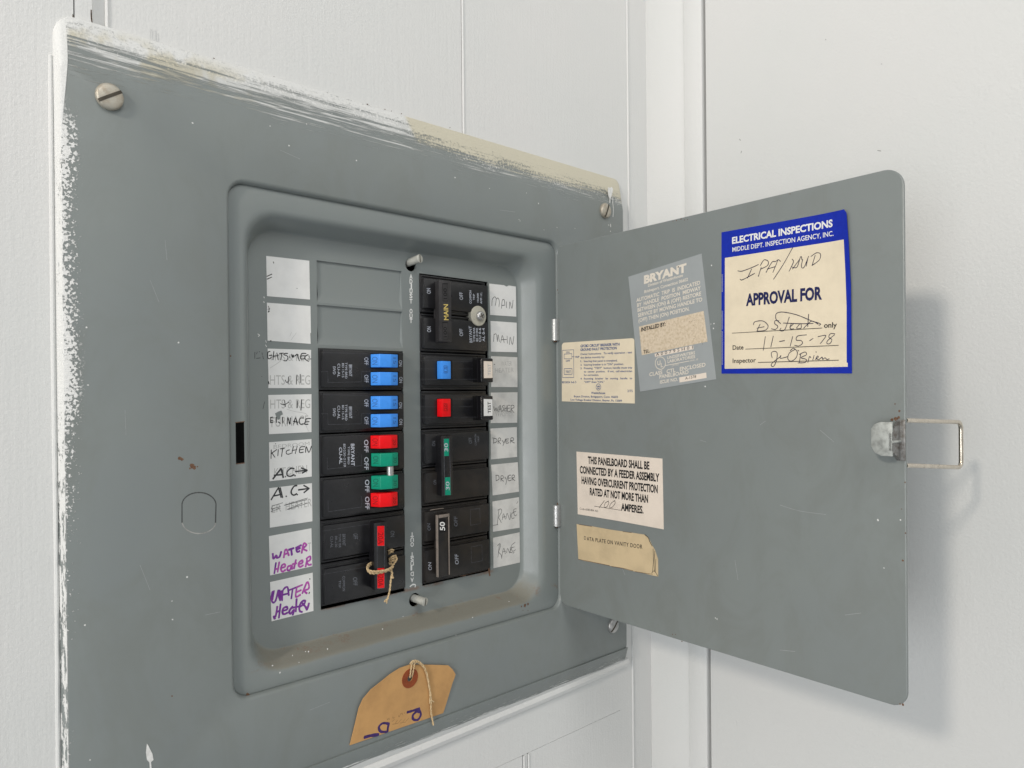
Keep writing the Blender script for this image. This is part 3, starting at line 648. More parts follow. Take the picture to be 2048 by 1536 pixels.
b.strokes(WALL, 'rb', '779,184 775,222; 768,180 800,190 801,210 774,222; 812,227 815,184 831,184 830,201 815,206 832,227; 844,200 856,217; 872,188 850,242; 897,189 875,192 875,221 899,218; 877,206 893,204; 910,222 912,184 931,181 933,198 912,203 941,221', 5.0, W_, M_PENCIL); done(b)
b = label('rb', ((758, 392), (968, 372), (977, 604), (770, 634)), 'white paper label reading DRYER, lower of two', M_PAPER_OLD)
b.strokes(WALL, 'rb', '796,478 797,517; 793,475 815,477 819,505 796,518; 835,522 835,482 851,480 852,498 836,503 855,522; 865,488 876,506; 890,478 872,548; 914,474 895,478 893,517 914,513; 895,498 911,495; 922,517 922,478 939,474 939,492 922,498 944,517', 5.0, W_, M_PENCIL); done(b)
b = label('rb', ((768, 682), (977, 647), (982, 888), (772, 920)), 'white paper label reading RANGE, upper of two', M_PAPER_OLD)
b.strokes(WALL, 'rg', '848,268 866,108; 852,112 886,98 896,130 864,190 880,222 892,252; 904,217 915,150 937,212; 904,192 938,180; 945,202 956,144 985,217 996,138; 1032,130 1000,160 1010,202 1034,195; 1057,94 1026,110 1040,172 1062,160; 1030,132 1052,125; 802,278 856,270; 1075,15 1060,40', 5.5, W_, M_PENCIL); done(b)
b = label('rb', ((773, 968), (982, 924), (984, 1162), (777, 1207)), 'white paper label reading RANGE, bottom right of the trim', M_PAPER_OLD)
b.strokes(WALL, 'rg', '855,628 871,488; 850,502 876,478 882,510 865,570 890,602 896,642; 896,640 904,580 920,530 937,592; 904,572 942,560; 950,582 961,530 985,582 992,518; 1012,514 985,570 1012,576; 1043,464 1010,490 1000,522 1015,562 1048,545; 1010,522 1037,514; 1020,585 1034,570', 5.5, W_, M_PENCIL); done(b)

# ------------------------------------------------------------------ the door and its stickers
db = MB()
dl, dz0, dz1, th = 250.0, -235.4, 30.2, 1.4
def dloop(ins, w, n=8):
    out = []
    for cu_, cv_, r, a0 in ((0, dz1, 3, 180), (dl, dz1, 9.5, 90), (dl, dz0, 8, 0), (0, dz0, 9, -90)):
        uu = cu_+r if cu_ == 0 else cu_-r; vv = cv_-r if cv_ == dz1 else cv_+r
        for k in range(n+1):
            a = math.radians(a0-90*k/n); out.append(DOOR.pt(uu+math.cos(a)*(r-ins), vv+math.sin(a)*(r-ins), w))
    return out
loops = [dloop(.5, 0), dloop(.1, -.15), dloop(0, -.4), dloop(0, -th), dloop(1.2, -th-.2)]
db.loft(loops, M_DOOR); db.add(loops[0], [tuple(range(len(loops[0])))], M_DOOR)
db.add(loops[-1], [tuple(range(len(loops[-1])))[::-1]], M_DOOR)
# rust nibbling along the door's edges, chips
for p, r in (((1353, 441), .6), ((1362, 438), .7), ((1375, 439), .5), ((1369, 440), .5), ((1346, 443), .4), ((1810, 965), .6), ((1806, 1121), .8), ((1345, 1269), .6), ((1351, 1269), .5), ((1364, 1283), .6), ((1115, 580), .7), ((1117, 586), .5), ((1113, 591), .4), ((1790, 808), .6), ((1799, 822), .9), ((1803, 1018), .4), ((1811, 1066), .5), ((1806, 1409), 1.0), ((1800, 1408), .6), ((1320, 1262), .4), ((1420, 1300), .4), ((1160, 1218), .5), ((1580, 388), .4)):
    db.blob(DOOR, 'full', p, r*.65, .02, M_RUST)
for p in ((1756, 1040), (1801, 1040), (1768, 1136), (1422, 648), (1419, 655), (1427, 657), (1428, 647), (1423, 531), (1396, 538), (1376, 542), (1410, 773), (1431, 1236), (1434, 1238), (1422, 420), (1377, 428), (1627, 370)):
    db.blob(DOOR, 'full', p, .3+.2*random.random(), .025, M_SPECK, 7)
db.strokes(DOOR, 'full', '1560,1010 1600,1022 1652,1029; 1470,1120 1476,1160; 1690,1230 1722,1226; 1520,850 1531,842; 1640,860 1668,884; 1238,1120 1250,1150; 1400,880 1412,884; 1560,1300 1590,1303', .9, .03, M_SCRATCH)
door = db.build('door', panel, angle=30)

def sticker(lbl): 
    b = MB(); b.info = lbl; return b
def stuck(b): o = b.build('sticker', door); return tag(o, b.info)
W2 = .34
# approval sticker
b = sticker('blue bordered cream inspection sticker reading APPROVAL FOR, near the free edge')
CU = [200+k*1.5 for k in range(17)]
b.ppoly(DOOR, 'ei', ((57, 240), (600, 142), (1145, 42), (1168, 72), (1185, 330), (1200, 700), (1203, 1478), (700, 1479), (57, 1480)), .22, M_ROYAL, th=.2, cuts=CU)
b.ppoly(DOOR, 'ei', ((87, 465), (600, 387), (1140, 305), (1152, 600), (1160, 900), (1167, 1420), (600, 1430), (85, 1438)), .27, M_CREAM, cuts=CU)
b.text(DOOR, 'ei', 'ELECTRICAL INSPECTIONS', (150, 340), (1037, 190), 54, W2-.04, M_WHITE, .035)
b.text(DOOR, 'ei', 'MIDDLE DEPT. INSPECTION AGENCY, INC.', (153, 411), (1046, 270), 38, W2-.04, M_WHITE, .012)
b.text(DOOR, 'ei', 'APPROVAL FOR', (272, 882), (940, 824), 96, W2, M_NAVY, .042)
b.strokes(DOOR, 'ei', '150,1125 940,1080; 268,1265 1085,1232; 378,1382 1087,1362', 5, W2, M_INK, False, False)
b.text(DOOR, 'ei', 'only', (957, 1078), (1072, 1073), 44, W2, M_INK, .02)
b.text(DOOR, 'ei', 'Date', (155, 1271), (250, 1267), 38, W2, M_INK, .015); b.text(DOOR, 'ei', 'Inspector', (155, 1387), (359, 1380), 38, W2, M_INK, .015)
for y, h in ((760, 150), (1090, 160), (1400, 290)):
    b.text(DOOR, 'ei', {760: 'FORM 16', 1090: 'PATENT PEND', 1400: 'MOORE BUSINESS FORMS'}[y] if False else 'I'*int(h/9), (68, y), (68, y-h), 9, W2-.05, M_GHOST)
b.strokes(DOOR, 'ei', '200,578 240,580 330,546 382,522; 322,560 300,610 285,642; 220,650 242,656 348,600; 406,545 380,628; 398,532 430,482 466,494 460,532 402,562; 448,592 500,502 530,498; 552,484 508,592; 458,562 532,540; 530,498 556,480 575,495; 682,374 600,520 514,652; 676,474 688,502 650,582; 742,478 680,562; 678,545 720,545 752,452 764,482; 770,478 758,540 782,546 822,450; 815,468 800,538; 880,440 852,532; 842,452 890,420 926,430 916,482 850,532', 6.5, W2, M_PEN)
b.strokes(DOOR, 'ei', '396,1045 370,1102; 338,1052 350,1025 420,1018 466,1060 440,1100 368,1107; 368,1082 432,1068; 562,1018 530,1014 524,1040 552,1066 530,1092 494,1086; 578,1042 536,1002 540,952 600,940 720,965 850,1018 905,1034 928,1046 912,1056; 652,984 612,1095 570,1102 580,1080; 598,1036 740,1042 862,1040; 655,1072 680,1052 690,1040 668,1046 660,1086 692,1086; 714,1082 750,1040 756,1080 718,1087; 822,958 814,1068; 778,1082 830,1030 860,1020 906,1046', 6.5, W2, M_PEN)
b.strokes(DOOR, 'ei', '442,1154 424,1276; 512,1150 490,1247; 565,1199 612,1190; 682,1154 660,1240; 804,1140 726,1150 714,1186 756,1190 767,1215 735,1237 698,1231; 830,1192 862,1170; 904,1156 960,1144 972,1155 924,1217; 1054,1130 1015,1130 1000,1160 1027,1182 1010,1216 984,1216 990,1190 1052,1138', 6.5, W2, M_PEN)
b.strokes(DOOR, 'ei', '502,1342 494,1300 520,1284 546,1300 540,1362 520,1410 500,1417 498,1392 562,1340; 565,1342 580,1320 575,1346 642,1330; 702,1268 652,1300 640,1350 670,1371 712,1340 722,1290 690,1258 660,1280; 726,1274 737,1282; 752,1310 740,1387; 738,1312 790,1290 802,1315 754,1340 802,1356 790,1382 728,1386; 815,1382 830,1330 842,1342; 858,1362 870,1320; 885,1288 890,1293; 880,1356 906,1335 900,1325 888,1346 912,1356 940,1335 946,1356 966,1340 982,1356 1004,1350', 6.5, W2, M_PEN)
for v_ in b.v:                                     # its free right edge has come unstuck and curls up
    q = v_-DOOR.o; u_ = q.dot(DOOR.u); zz = v_.z
    k_ = max(0.0, (u_-203)/20)*(.35+.65*max(0.0, min(1.0, (zz+65)/80)))
    v_ += DOOR.n*(2.0*k_*k_)
stuck(b)
# maker's silver blue label
b = sticker('tilted silver blue label of white lettering with a stained cream box')
b.ppoly(DOOR, 'br', ((-18, 284), (757, 38), (912, 1368), (107, 1500)), .20, M_FOIL, th=.18)
b.ppoly(DOOR, 'br', ((95, 812), (780, 645), (822, 970), (125, 1115)), .25, M_STAIN)
b.ppoly(DOOR, 'br', ((260, 1100), (668, 1010), (673, 1050), (266, 1133)), .25, M_CREAM_PINK)
b.ppoly(DOOR, 'br', ((520, 1350), (807, 1298), (812, 1354), (525, 1404)), .25, M_CREAM_PINK)
Wt = .27; M_OFFW = simple('cream print', (.72, .66, .57), .6, vary=.05)
b.text(DOOR, 'br', 'BRYANT', (148, 356), (598, 226), 78, Wt, M_OFFW, .055)
b.text(DOOR, 'br', 'Division of Westinghouse', (192, 390), (560, 280), 29, Wt, M_OFFW, .02)
b.text(DOOR, 'br', 'Bridgeport, Connecticut 06602', (152, 458), (613, 325), 30, Wt, M_OFFW, .02)
for s_, p0, p1 in (('AUTOMATIC  TRIP  IS  INDICATED', (68, 552), (743, 364)), ('BY  HANDLE  POSITION  MIDWAY', (75, 605), (749, 420)), ('BETWEEN (ON) & (OFF) RESTORE', (80, 656), (753, 480)), ('SERVICE BY MOVING HANDLE TO', (85, 711), (765, 541)), ('(OFF) THEN (ON) POSITION.', (90, 766), (630, 640))):
    b.text(DOOR, 'br', s_, p0, p1, 37, Wt, M_OFFW, .022)
b.text(DOOR, 'br', 'INSTALLED BY:', (118, 863), (376, 802), 38, .30, M_INK, .03); b.text(DOOR, 'br', 'TEL.', (142, 1097), (212, 1082), 33, .30, M_INK, .02)
b.text(DOOR, 'br', 'A00795H01', (274, 1124), (664, 1044), 30, .30, M_INK, 0, 1.6)
ring_ = lambda cx, cy, rx, ry, n=28: ' '.join('%.1f,%.1f' % (cx+rx*math.cos(2*math.pi*k/n), cy+ry*math.sin(2*math.pi*k/n)) for k in range(n+1))
b.strokes(DOOR, 'br', ring_(322, 1198, 54, 66), 8, Wt, M_OFFW, False, False)
b.text(DOOR, 'br', 'U', (290, 1222), (322, 1214), 44, Wt, M_OFFW, .02); b.text(DOOR, 'br', 'L', (326, 1243), (352, 1237), 44, Wt, M_OFFW, .02)
b.text(DOOR, 'br', 'UNDERWRITERS', (395, 1157), (688, 1102), 30, Wt, M_OFFW, .02); b.text(DOOR, 'br', 'LABORATORIES', (398, 1197), (690, 1142), 30, Wt, M_OFFW, .02)
b.text(DOOR, 'br', 'INC. ®', (640, 1182), (722, 1166), 18, Wt, M_OFFW); b.text(DOOR, 'br', 'LISTED', (444, 1232), (515, 1219), 15, Wt, M_OFFW)
b.strokes(DOOR, 'br', '376,1224 628,1176', 6, Wt, M_OFFW, False, False)
b.text(DOOR, 'br', 'CLASS   CTL   ENCLOSED', (205, 1337), (800, 1233), 37, Wt, M_OFFW, .02); b.text(DOOR, 'br', 'PANELBOARD', (312, 1362), (620, 1310), 37, Wt, M_OFFW, .02)
b.text(DOOR, 'br', 'ISSUE NO.', (318, 1416), (506, 1385), 33, Wt, M_OFFW, .02); b.text(DOOR, 'br', 'A-1578', (585, 1374), (700, 1353), 29, .30, M_INK)
b.blob(DOOR, 'br', (511, 180), .45, .32, M_INK); b.blob(DOOR, 'br', (358, 1392), .3, .3, M_INK)
for k in range(40): b.blob(DOOR, 'br', (random.gauss(660, 60), random.gauss(905, 70)) if random.random() < .5 else (random.uniform(560, 770), 740-(random.random()-.5)*60), .1+.12*random.random(), .29, M_RUST, 6)
stuck(b)
# ground fault instruction sticker
b = sticker('small cream sticker of blue printed instructions with a TEST diagram, beside the hinge')
cor = [(140, 1358), (140, 215), (152, 182), (180, 158), (1575, 66), (1605, 76), (1622, 105), (1628, 700), (1632, 1402), (900, 1382)]
b.ppoly(DOOR, 'wh', cor, .20, M_CREAM, th=.18)
Q = .24; M_ = M_SKYINK
def wt(s_, p0, p1, h=37, bold=.016): b.text(DOOR, 'wh', s_, p0, p1, h, Q, M_, bold)
wt('GFCB® CIRCUIT BREAKER WITH', (522, 252), (1322, 214), 50, .03); wt('GROUND FAULT PROTECTION', (520, 327), (1262, 292), 48, .03)
wt('Owner Instructions:   To verify operation - test', (522, 410), (1578, 374)); wt('the device monthly by:', (522, 482), (1015, 467))
wt('1.', (522, 556), (556, 555)); wt('Insuring that panel is energized.', (592, 554), (1278, 540)); wt('2.', (522, 630), (556, 629)); wt('Insuring breaker is in "ON" position.', (592, 628), (1405, 612))
wt('3.', (522, 700), (556, 699)); wt('Pressing  "TEST"  button; handle must trip', (592, 699), (1580, 686)); wt('to  center  position.   If not,  call electrician', (592, 769), (1580, 757)); wt('for correction.', (592, 839), (897, 835))
wt('4.', (522, 912), (556, 911)); wt('Resetting   breaker   by   moving   handle   to', (592, 912), (1580, 905)); wt('"OFF" then "ON."', (595, 981), (1012, 979))
b.strokes(DOOR, 'wh', '155,314 382,302; 382,302 385,870; 385,870 155,873; 155,873 155,314; 188,392 345,382; 345,382 345,488; 345,488 188,488; 188,488 188,392; 188,690 350,688; 350,688 350,805; 350,805 188,806; 188,806 188,690; 348,446 388,445', 9, Q, M_, False, False)
wt('ON', (228, 374), (295, 370), 34); wt('OFF', (222, 551), (308, 546), 36); wt('TRIP', (400, 471), (498, 465), 36); wt('TEST', (215, 776), (325, 773), 44, .012); wt('BD2826 Sub 5', (145, 987), (436, 984), 38)
b.strokes(DOOR, 'wh', ring_(890, 1065, 48, 64), 10, Q, M_, False, False); b.strokes(DOOR, 'wh', '862,1038 876,1076; 876,1076 890,1040; 890,1040 904,1076; 904,1076 918,1038; 868,1098 912,1098', 13, Q, M_, False, False)
wt('Westinghouse', (740, 1207), (1026, 1210), 44, .02); wt('2/75', (1482, 1168), (1590, 1170), 46, .01); wt('Bryant Division, Bridgeport, Conn. 06602', (388, 1276), (1290, 1288), 38); wt('Low Voltage Breaker Division, Beaver, Pa. 15009', (318, 1342), (1370, 1367), 38)
stuck(b)
# feeder sticker
b = sticker('pinkish cream sticker with large black capitals about 100 amperes')
b.ppoly(DOOR, 'tp', ((73, 75), (560, 113), (1050, 155), (1058, 560), (1065, 960), (570, 868), (88, 787)), .20, M_CREAM_PINK, th=.18)
for s_, p0, p1 in (('THIS PANELBOARD SHALL BE', (203, 210), (903, 278)), ('CONNECTED BY A FEEDER ASSEMBLY', (112, 318), (1016, 417)), ('HAVING OVERCURRENT PROTECTION', (132, 438), (998, 546)), ('RATED AT NOT MORE THAN', (225, 567), (888, 657)), ('AMPERES.', (581, 742), (836, 780))):
    b.text(DOOR, 'tp', s_, p0, p1, 78, .24, M_INK, .035)
b.text(DOOR, 'tp', 'Code #280.804 AO', (112, 734), (318, 764), 23, .24, M_INK)
b.strokes(DOOR, 'tp', '275,695 580,743', 5, .24, M_INK, False, False)
b.strokes(DOOR, 'tp', '391,634 330,716; 440,636 402,660 390,706 420,702 442,660 430,640; 512,630 466,665 450,711 482,706 514,660 506,634', 6, .24, M_INK)
stuck(b)
# typed note
b = sticker('torn tan paper strip with typewritten words, lowest on the door')
b.ppoly(DOOR, 'tp', ((75, 900), (140, 912), (250, 925), (450, 962), (650, 990), (850, 1020), (885, 1045), (903, 1080), (930, 1135), (968, 1200), (985, 1255), (1000, 1300), (1002, 1497), (930, 1482), (850, 1462), (700, 1432), (600, 1405), (430, 1370), (300, 1345), (160, 1318), (95, 1298)), .24, M_TAN, th=.22)
b.text(DOOR, 'tp', 'ATA PLATE ON VANITY DOOR', (192, 1086), (823, 1182), 42, .28, M_INK, .012, 1.15); b.text(DOOR, 'tp', 'D', (160, 1076), (184, 1080), 40, .28, M_MARKER)
b.strokes(DOOR, 'tp', '945,1182 950,1300 940,1440; 966,1205 958,1330 962,1440; 976,1300 970,1450; 930,1458 960,1432 1000,1492', 6, .28, M_INK)
b.strokes(DOOR, 'tp', '96,1300 300,1341 450,1372; 470,1380 600,1402 720,1432; 740,1440 850,1458 940,1470; 100,904 250,928; 600,985 700,998', 5, .28, M_RUST)
b.strokes(DOOR, 'tp', '850,1020 890,1055 905,1095 935,1150', 7, .28, M_INK); stuck(b)

# hinges, latch and pull handle
def hinge(px0, py0, py1):
    b = MB(); a = DOOR.un(px0, py0, 1.0); c = DOOR.un(px0, py1, 1.0)
    o = DOOR.pt(.2, 0, 1.6); z1_, z0_ = a[1], c[1]
    b.lathe(Vector((o.x, o.y, z0_)), (0, 0, 1), [(3.1, 0), (3.5, .4), (3.5, z1_-z0_-.4), (3.1, z1_-z0_), (.1, z1_-z0_)], M_ZINC, 20)
    b.lathe(Vector((o.x, o.y, z0_)), (0, 0, -1), [(1.3, -.2), (1.3, .8), (.1, .8)], M_RUST, 12)
    b.blob(DOOR, 'full', (px0-5, py0-3), 1.1, .9, M_RUST); b.blob(DOOR, 'full', (px0-6, py1+2), .8, .9, M_RUST)
    return b.build('hinge', door)
hinge(1113, 638, 682); hinge(1118.5, 1010, 1053)
lb = MB()
SL, zl1 = DOOR.un(*C2('lt', (800, 240)), 0); _, zl0 = DOOR.un(*C2('lt', (805, 570)), 0)
hgt = 9.5
lb.prism([DOOR.pt(SL-1.0, z, 0) for z in (zl0, zl1)]+[DOOR.pt(SL-1.0, z, .9) for z in (zl1, zl0)], [DOOR.pt(SL+3.2, z, 0) for z in (zl0, zl1)]+[DOOR.pt(SL+3.2, z, .9) for z in (zl1, zl0)], M_LATCH_D, .2)
gus = [(zl0, .5), (zl0+1.0, 2.0), (zl0+5.0, hgt), (zl1-6.0, hgt), (zl1-2.0, 3.0), (zl1, .5)]
lb.prism([DOOR.pt(SL+.9, z, w) for z, w in gus], [DOOR.pt(SL-.9, z, w) for z, w in gus], M_LATCH_D, .25)
lb.tube([DOOR.pt(SL+.9, (zl0+zl1)/2-.5, 1.0), DOOR.pt(SL+.9, (zl0+zl1)/2-.5, hgt)], .7, M_LATCH, 8)
tz0 = DOOR.un(*C2('lt', (640, 532)), hgt)[1]; tz1 = DOOR.un(*C2('lt', (640, 258)), hgt)[1]
su = DOOR.un(*C2('lt', (573, 400)), hgt)[0]
tg_ = [(SL+.9, tz0), (SL+.9, tz1), (su+4.5, tz1), (su+1.6, tz1-1.2), (su, tz1-3.4), (su, tz0+4.5), (su+1.8, tz0+1.4), (su+5, tz0)]
lb.prism([DOOR.pt(a, z, hgt) for a, z in tg_], [DOOR.pt(a, z, hgt-1.4) for a, z in tg_], M_LATCH, .25)
lb.blob(DOOR, 'lt', (775, 232), 1.0, .05, M_RUST); lb.blob(DOOR, 'lt', (798, 222), .7, .06, M_RUST); lb.blob(DOOR, 'lt', (745, 240), .8, .05, M_RUST)
for p in ((795, 300), (790, 330), (800, 520), (790, 500)): lb.blob(DOOR, 'lt', p, .5, 1.0, M_RUST)
lb.build('latch', door)
HB = MB(); SH = 247.0
PERP = Frame(DOOR.pt(SH, 0, 0), -DOOR.n, (0, 0, 1), DOOR.u)
def hp(p): u, v = PERP.un(*C2('lt', p), 0); return PERP.pt(u, v, 0)
a, b_, c, d = hp((880, 246)), hp((1300, 259)), hp((1303, 626)), hp((880, 610))
def corner(p, q, r, k=.18, n=5):
    A = q+(p-q).normalized()*4.2; B = q+(r-q).normalized()*4.2
    return [A*(1-t)**2+q*2*t*(1-t)+B*t*t for t in [i/n for i in range(n+1)]]
path = [a+(a-b_).normalized()*3.5]+[a]+corner(a, b_, c)+corner(b_, c, d)+[d, d+(a-b_).normalized()*3.5]
HB.tube(path, 1.15, M_WIRE, 14)
HB.build('pull_handle', door)

# ------------------------------------------------------------------ breakers
FY = 4.0                                        # breaker faces stand this far off the dead front
LX0, LX1 = 61.2, 118.8
RX0, RX1 = 135.6, 191.2
def zrow(k): return -25.4*k
GB = 'circuit breakers in the panel'
def pole(b, x0, x1, k, mt, top=1.4, bot=1.4, n=1, step_=True, ridge=True):
    """one breaker pole: deeper base block with ribs and the narrower raised face"""
    z1, z0 = zrow(k)-.35, zrow(k+n)+.35
    b.box(x0-.8, x1+.6, -1.2, 40, z0, z1, mt, .4)
    if ridge:
        b.box(x0-.4, x1-.6, -2.2, 5, z0+.4, z0+1.3, mt, .2); b.box(x0-.4, x1-.6, -2.2, 5, z1-1.3, z1-.4, mt, .2)
    b.box(x0, x1, -FY, 6, z0+bot, z1-top, mt, .55, 2)
def handle(b, crop, xs, ys, hs, mt, bevel=.35, fr=WALL):
    """rocker handle: side profile through photo columns xs standing off by hs, between photo rows ys"""
    xm = sum(xs)/len(xs)
    prof = [(WALL.un(*C2(crop, (x, (ys[0]+ys[1])/2)), h)[0], h) for x, h in zip(xs, hs)]
    zt = WALL.un(*C2(crop, (xm, ys[0])), max(hs)-1)[1]; zb = WALL.un(*C2(crop, (xm, ys[1])), max(hs)-1)[1]
    prof = [(prof[0][0], FY-1)]+prof+[(prof[-1][0], FY-1)]
    b.prism([WALL.pt(x, zt, h) for x, h in prof], [WALL.pt(x, zb, h) for x, h in prof], mt, bevel, 2)
    return zt, zb
TF = FY+.02
def breaker(lbl, x, k):
    return thing('circuit_breaker', (x, 0, zrow(k)), lbl, 'circuit breaker', GB)

# --- left column, rows 3 and 4: tandem breakers with two blue handles each
def tandem(k, dy, lbl):
    t = breaker(lbl, 92, k); b = MB(); pole(b, LX0, LX1, k, M_BLACK, 1.0, 1.4, ridge=False)
    y = lambda v: v+dy
    b.text(WALL, 'b12', 'BRYANT', (578, y(335)), (580, y(535)), 52, TF, M_MARK, .006); b.text(WALL, 'b12', 'TYPE BRD', (514, y(298)), (514, y(572)), 36, TF, M_MARK)
    b.text(WALL, 'b12', 'BD 15-15', (460, y(312)), (460, y(552)), 36, TF, M_MARK); b.text(WALL, 'b12', 'CU-AL', (384, y(318)), (384, y(548)), 44, TF, M_MARK); b.text(WALL, 'b12', 'SWD', (306, y(362)), (306, y(500)), 46, TF, M_MARK)
    b.text(WALL, 'b12', 'OFF', (842, y(212)), (842, y(340)), 68, TF, M_MARK); b.text(WALL, 'b12', 'OFF', (842, y(510)), (842, y(640)), 68, TF, M_MARK)
    b.text(WALL, 'b12', 'ON', (1432, y(262)), (1432, y(362)), 54, TF, M_MARK); b.text(WALL, 'b12', 'ON', (1438, y(545)), (1438, y(645)), 54, TF, M_MARK)
    b.strokes(WALL, 'b12', '%d,%d %d,%d; %d,%d %d,%d; %d,%d %d,%d; %d,%d %d,%d; %d,%d %d,%d' % (100, y(456), 215, y(452), 217, y(452), 222, y(640), 222, y(640), 785, y(628), 790, y(625), 795, y(455), 795, y(452), 955, y(450)), 5, TF, M_LINE, False, False)
    b.strokes(WALL, 'b12', '%d,%d %d,%d' % (100, y(126), 900, y(150)), 4, TF, M_LINE, False, False)
    for yy in (155, 462): b.ppoly(WALL, 'b12', ((940, y(yy-14)), (1436, y(yy-14)), (1436, y(yy+244)), (940, y(yy+244))), TF-.005, M_GAP_MARK)  # shaded gap round each handle, painted as a flat dark patch
    b.build('body', t)
    for yy in (155, 462):
        h = MB(); ya, yb = y(yy), y(yy+224)
        handle(h, 'b12', (958, 1108, 1302, 1416), (ya, yb), (FY+.4, FY+6.2, FY+7.4, FY+6.0), M_BLUE)
        # moulded ON on the sloping side and the rating on the end, standing off the handle
        u0 = Vector(WALL.un(*C2('b12', (958, ya+110)), FY+.4)); u1 = Vector(WALL.un(*C2('b12', (1108, ya+110)), FY+6.2))
        e = Vector((u1.x-u0.x, -(5.8), 0)).normalized(); nrm = Vector((-e.y*-1 if False else e.y, -e.x, 0)).normalized()
        if nrm.y > 0: nrm = -nrm
        fr = Frame(Vector((u0.x, -(FY+.4), 0)), e, (0, 0, 1), nrm)
        h.text(fr, 'b12', 'ON', (975, ya+48), (975, ya+185), 92, .03, M_BLUE_D)
        u2 = Vector(WALL.un(*C2('b12', (1302, ya+110)), FY+7.4)); u3 = Vector(WALL.un(*C2('b12', (1416, ya+110)), FY+6.0))
        e2 = Vector((u3.x-u2.x, 1.4, 0)).normalized(); n2 = Vector((e2.y, -e2.x, 0))
        if n2.y > 0: n2 = -n2
        f2 = Frame(Vector((u2.x, -(FY+7.4), 0)), e2, (0, 0, 1), n2)
        h.text(f2, 'b12', '15', (1335, ya+60), (1335, ya+170), 50, .03, M_BLUE_D)
        h.build('handle', t)
    return t
tandem(2, 0, 'black tandem breaker with two blue handles, upper of the two, under the blank plates')
tandem(3, 716, 'black tandem breaker with two blue handles, directly above the red and green handles')

# --- left column, rows 5 and 6: four handles, red green green red, middle two tied
t = breaker('black breaker with four handles, red, green, green, red, the green ones pinned together', 92, 4); b = MB()
pole(b, LX0, LX1, 4, M_BLACK, 1.0, 1.2, ridge=False); pole(b, LX0, LX1, 5, M_BLACK, 1.2, 1.4, ridge=False)
T5 = lambda *a: b.text(WALL, 'b56', *a)
T5('BRYANT', (580, 222), (585, 580), 55, TF, M_MARK, .02); T5('TYPE BRD', (530, 265), (530, 555), 28, TF, M_MARK, .01); T5('BD230-2120', (458, 225), (466, 595), 34, TF, M_MARK); T5('CU-AL', (390, 280), (396, 550), 46, TF, M_MARK, .02)
for x, y in ((795, 158), (798, 438), (810, 803), (812, 1078)): T5('OFF', (x, y), (x, y+205), 66, TF, M_MARK, .012)
b.strokes(WALL, 'b56', '198,450 200,632; 200,632 755,575; 755,575 752,395; 210,1140 214,1322; 214,1322 750,1245; 750,1245 760,1150 745,1070', 6, TF, M_LINE, False, False)
for (x, y0_, y1_) in ((905, 90, 300), (915, 378, 590), (915, 745, 960), (908, 1025, 1245)): b.ppoly(WALL, 'b56', ((x-16, y0_-10), (x+446, y0_-10), (x+446, y1_+16), (x-16, y1_+16)), TF-.005, M_GAP_MARK)  # gap shade round the four handles painted on the face
b.build('body', t)
tie = None
for (x, y0_, y1_, mt, md, num) in ((905, 90, 300, M_RED, M_RED_D, '20'), (915, 378, 590, M_GREEN, M_GREEN_D, '30'), (915, 745, 960, M_GREEN, M_GREEN_D, '30'), (908, 1025, 1245, M_RED, M_RED_D, '20')):
    h = MB(); xs = (x, x+145, x+330, x+430); hs = (FY+.4, FY+6.8, FY+8.8, FY+7.4)
    handle(h, 'b56', xs, (y0_, y1_), hs, mt)
    ym = (y0_+y1_)/2
    for i, s_, sx, dy0, dy1, hh, nm in ((0, 'ON', x+22, 45, -45, 88, 0), (2, num, x+355, 60, -55, 50, 0)):
        ua = WALL.un(*C2('b56', (xs[i], ym)), hs[i])[0]; ub = WALL.un(*C2('b56', (xs[i+1], ym)), hs[i+1])[0]
        e = Vector((ub-ua, -(hs[i+1]-hs[i]), 0)).normalized(); nn = Vector((e.y, -e.x, 0))
        if nn.y > 0: nn = -nn
        fr = Frame(Vector((ua, -hs[i], 0)), e, (0, 0, 1), nn)
        h.text(fr, 'b56', s_, (sx, y0_+dy0), (sx, y1_+dy1), hh, .03, md)
    h.build('handle', t)
h = MB(); wq = FY+6.0; p0 = WALL.un(*C2('b56', (1215, 585)), wq); p1 = WALL.un(*C2('b56', (1218, 750)), wq)
h.tube([WALL.pt(*p0, wq), WALL.pt(*p1, wq)], 2.15, M_ZINC, 16); tag(h.build('handle_tie', t), 'short silver pin joining the two green handles')

# --- left column, rows 7 and 8: two pole breaker with long tied handle
def long_handle(b, crop, xs, ys, h0, h1, mt, rim=None):
    """bar handle over both poles: xs = foot of its left side, its front left edge, its front right edge"""
    ym = (ys[0]+ys[1])/2
    xa = WALL.un(*C2(crop, (xs[0], ym)), h0)[0]; xb = WALL.un(*C2(crop, (xs[1], ym)), h1)[0]; xc = WALL.un(*C2(crop, (xs[2], ym)), h1)[0]
    zt = WALL.un(*C2(crop, ((xs[1]+xs[2])/2, ys[0])), h1)[1]; zb = WALL.un(*C2(crop, ((xs[1]+xs[2])/2, ys[1])), h1)[1]
    prof = [(xa, h0-2), (xa, h0), (xb, h1), (xc, h1), (xc+.8, h0), (xc+.8, h0-2)]
    b.prism([WALL.pt(x, zt, w) for x, w in prof], [WALL.pt(x, zb, w) for x, w in prof], mt, .4, 2)
    return xb, xc, zt, zb
t = breaker('black two pole breaker with red 20 marks on its bar handle, bottom left', 92, 6); b = MB()
pole(b, LX0, LX1, 6, M_BLACK, 2.4, 2.2); pole(b, LX0, LX1, 7, M_BLACK, 2.6, 1.4)
T7 = lambda *a: b.text(WALL, 'b78', *a)
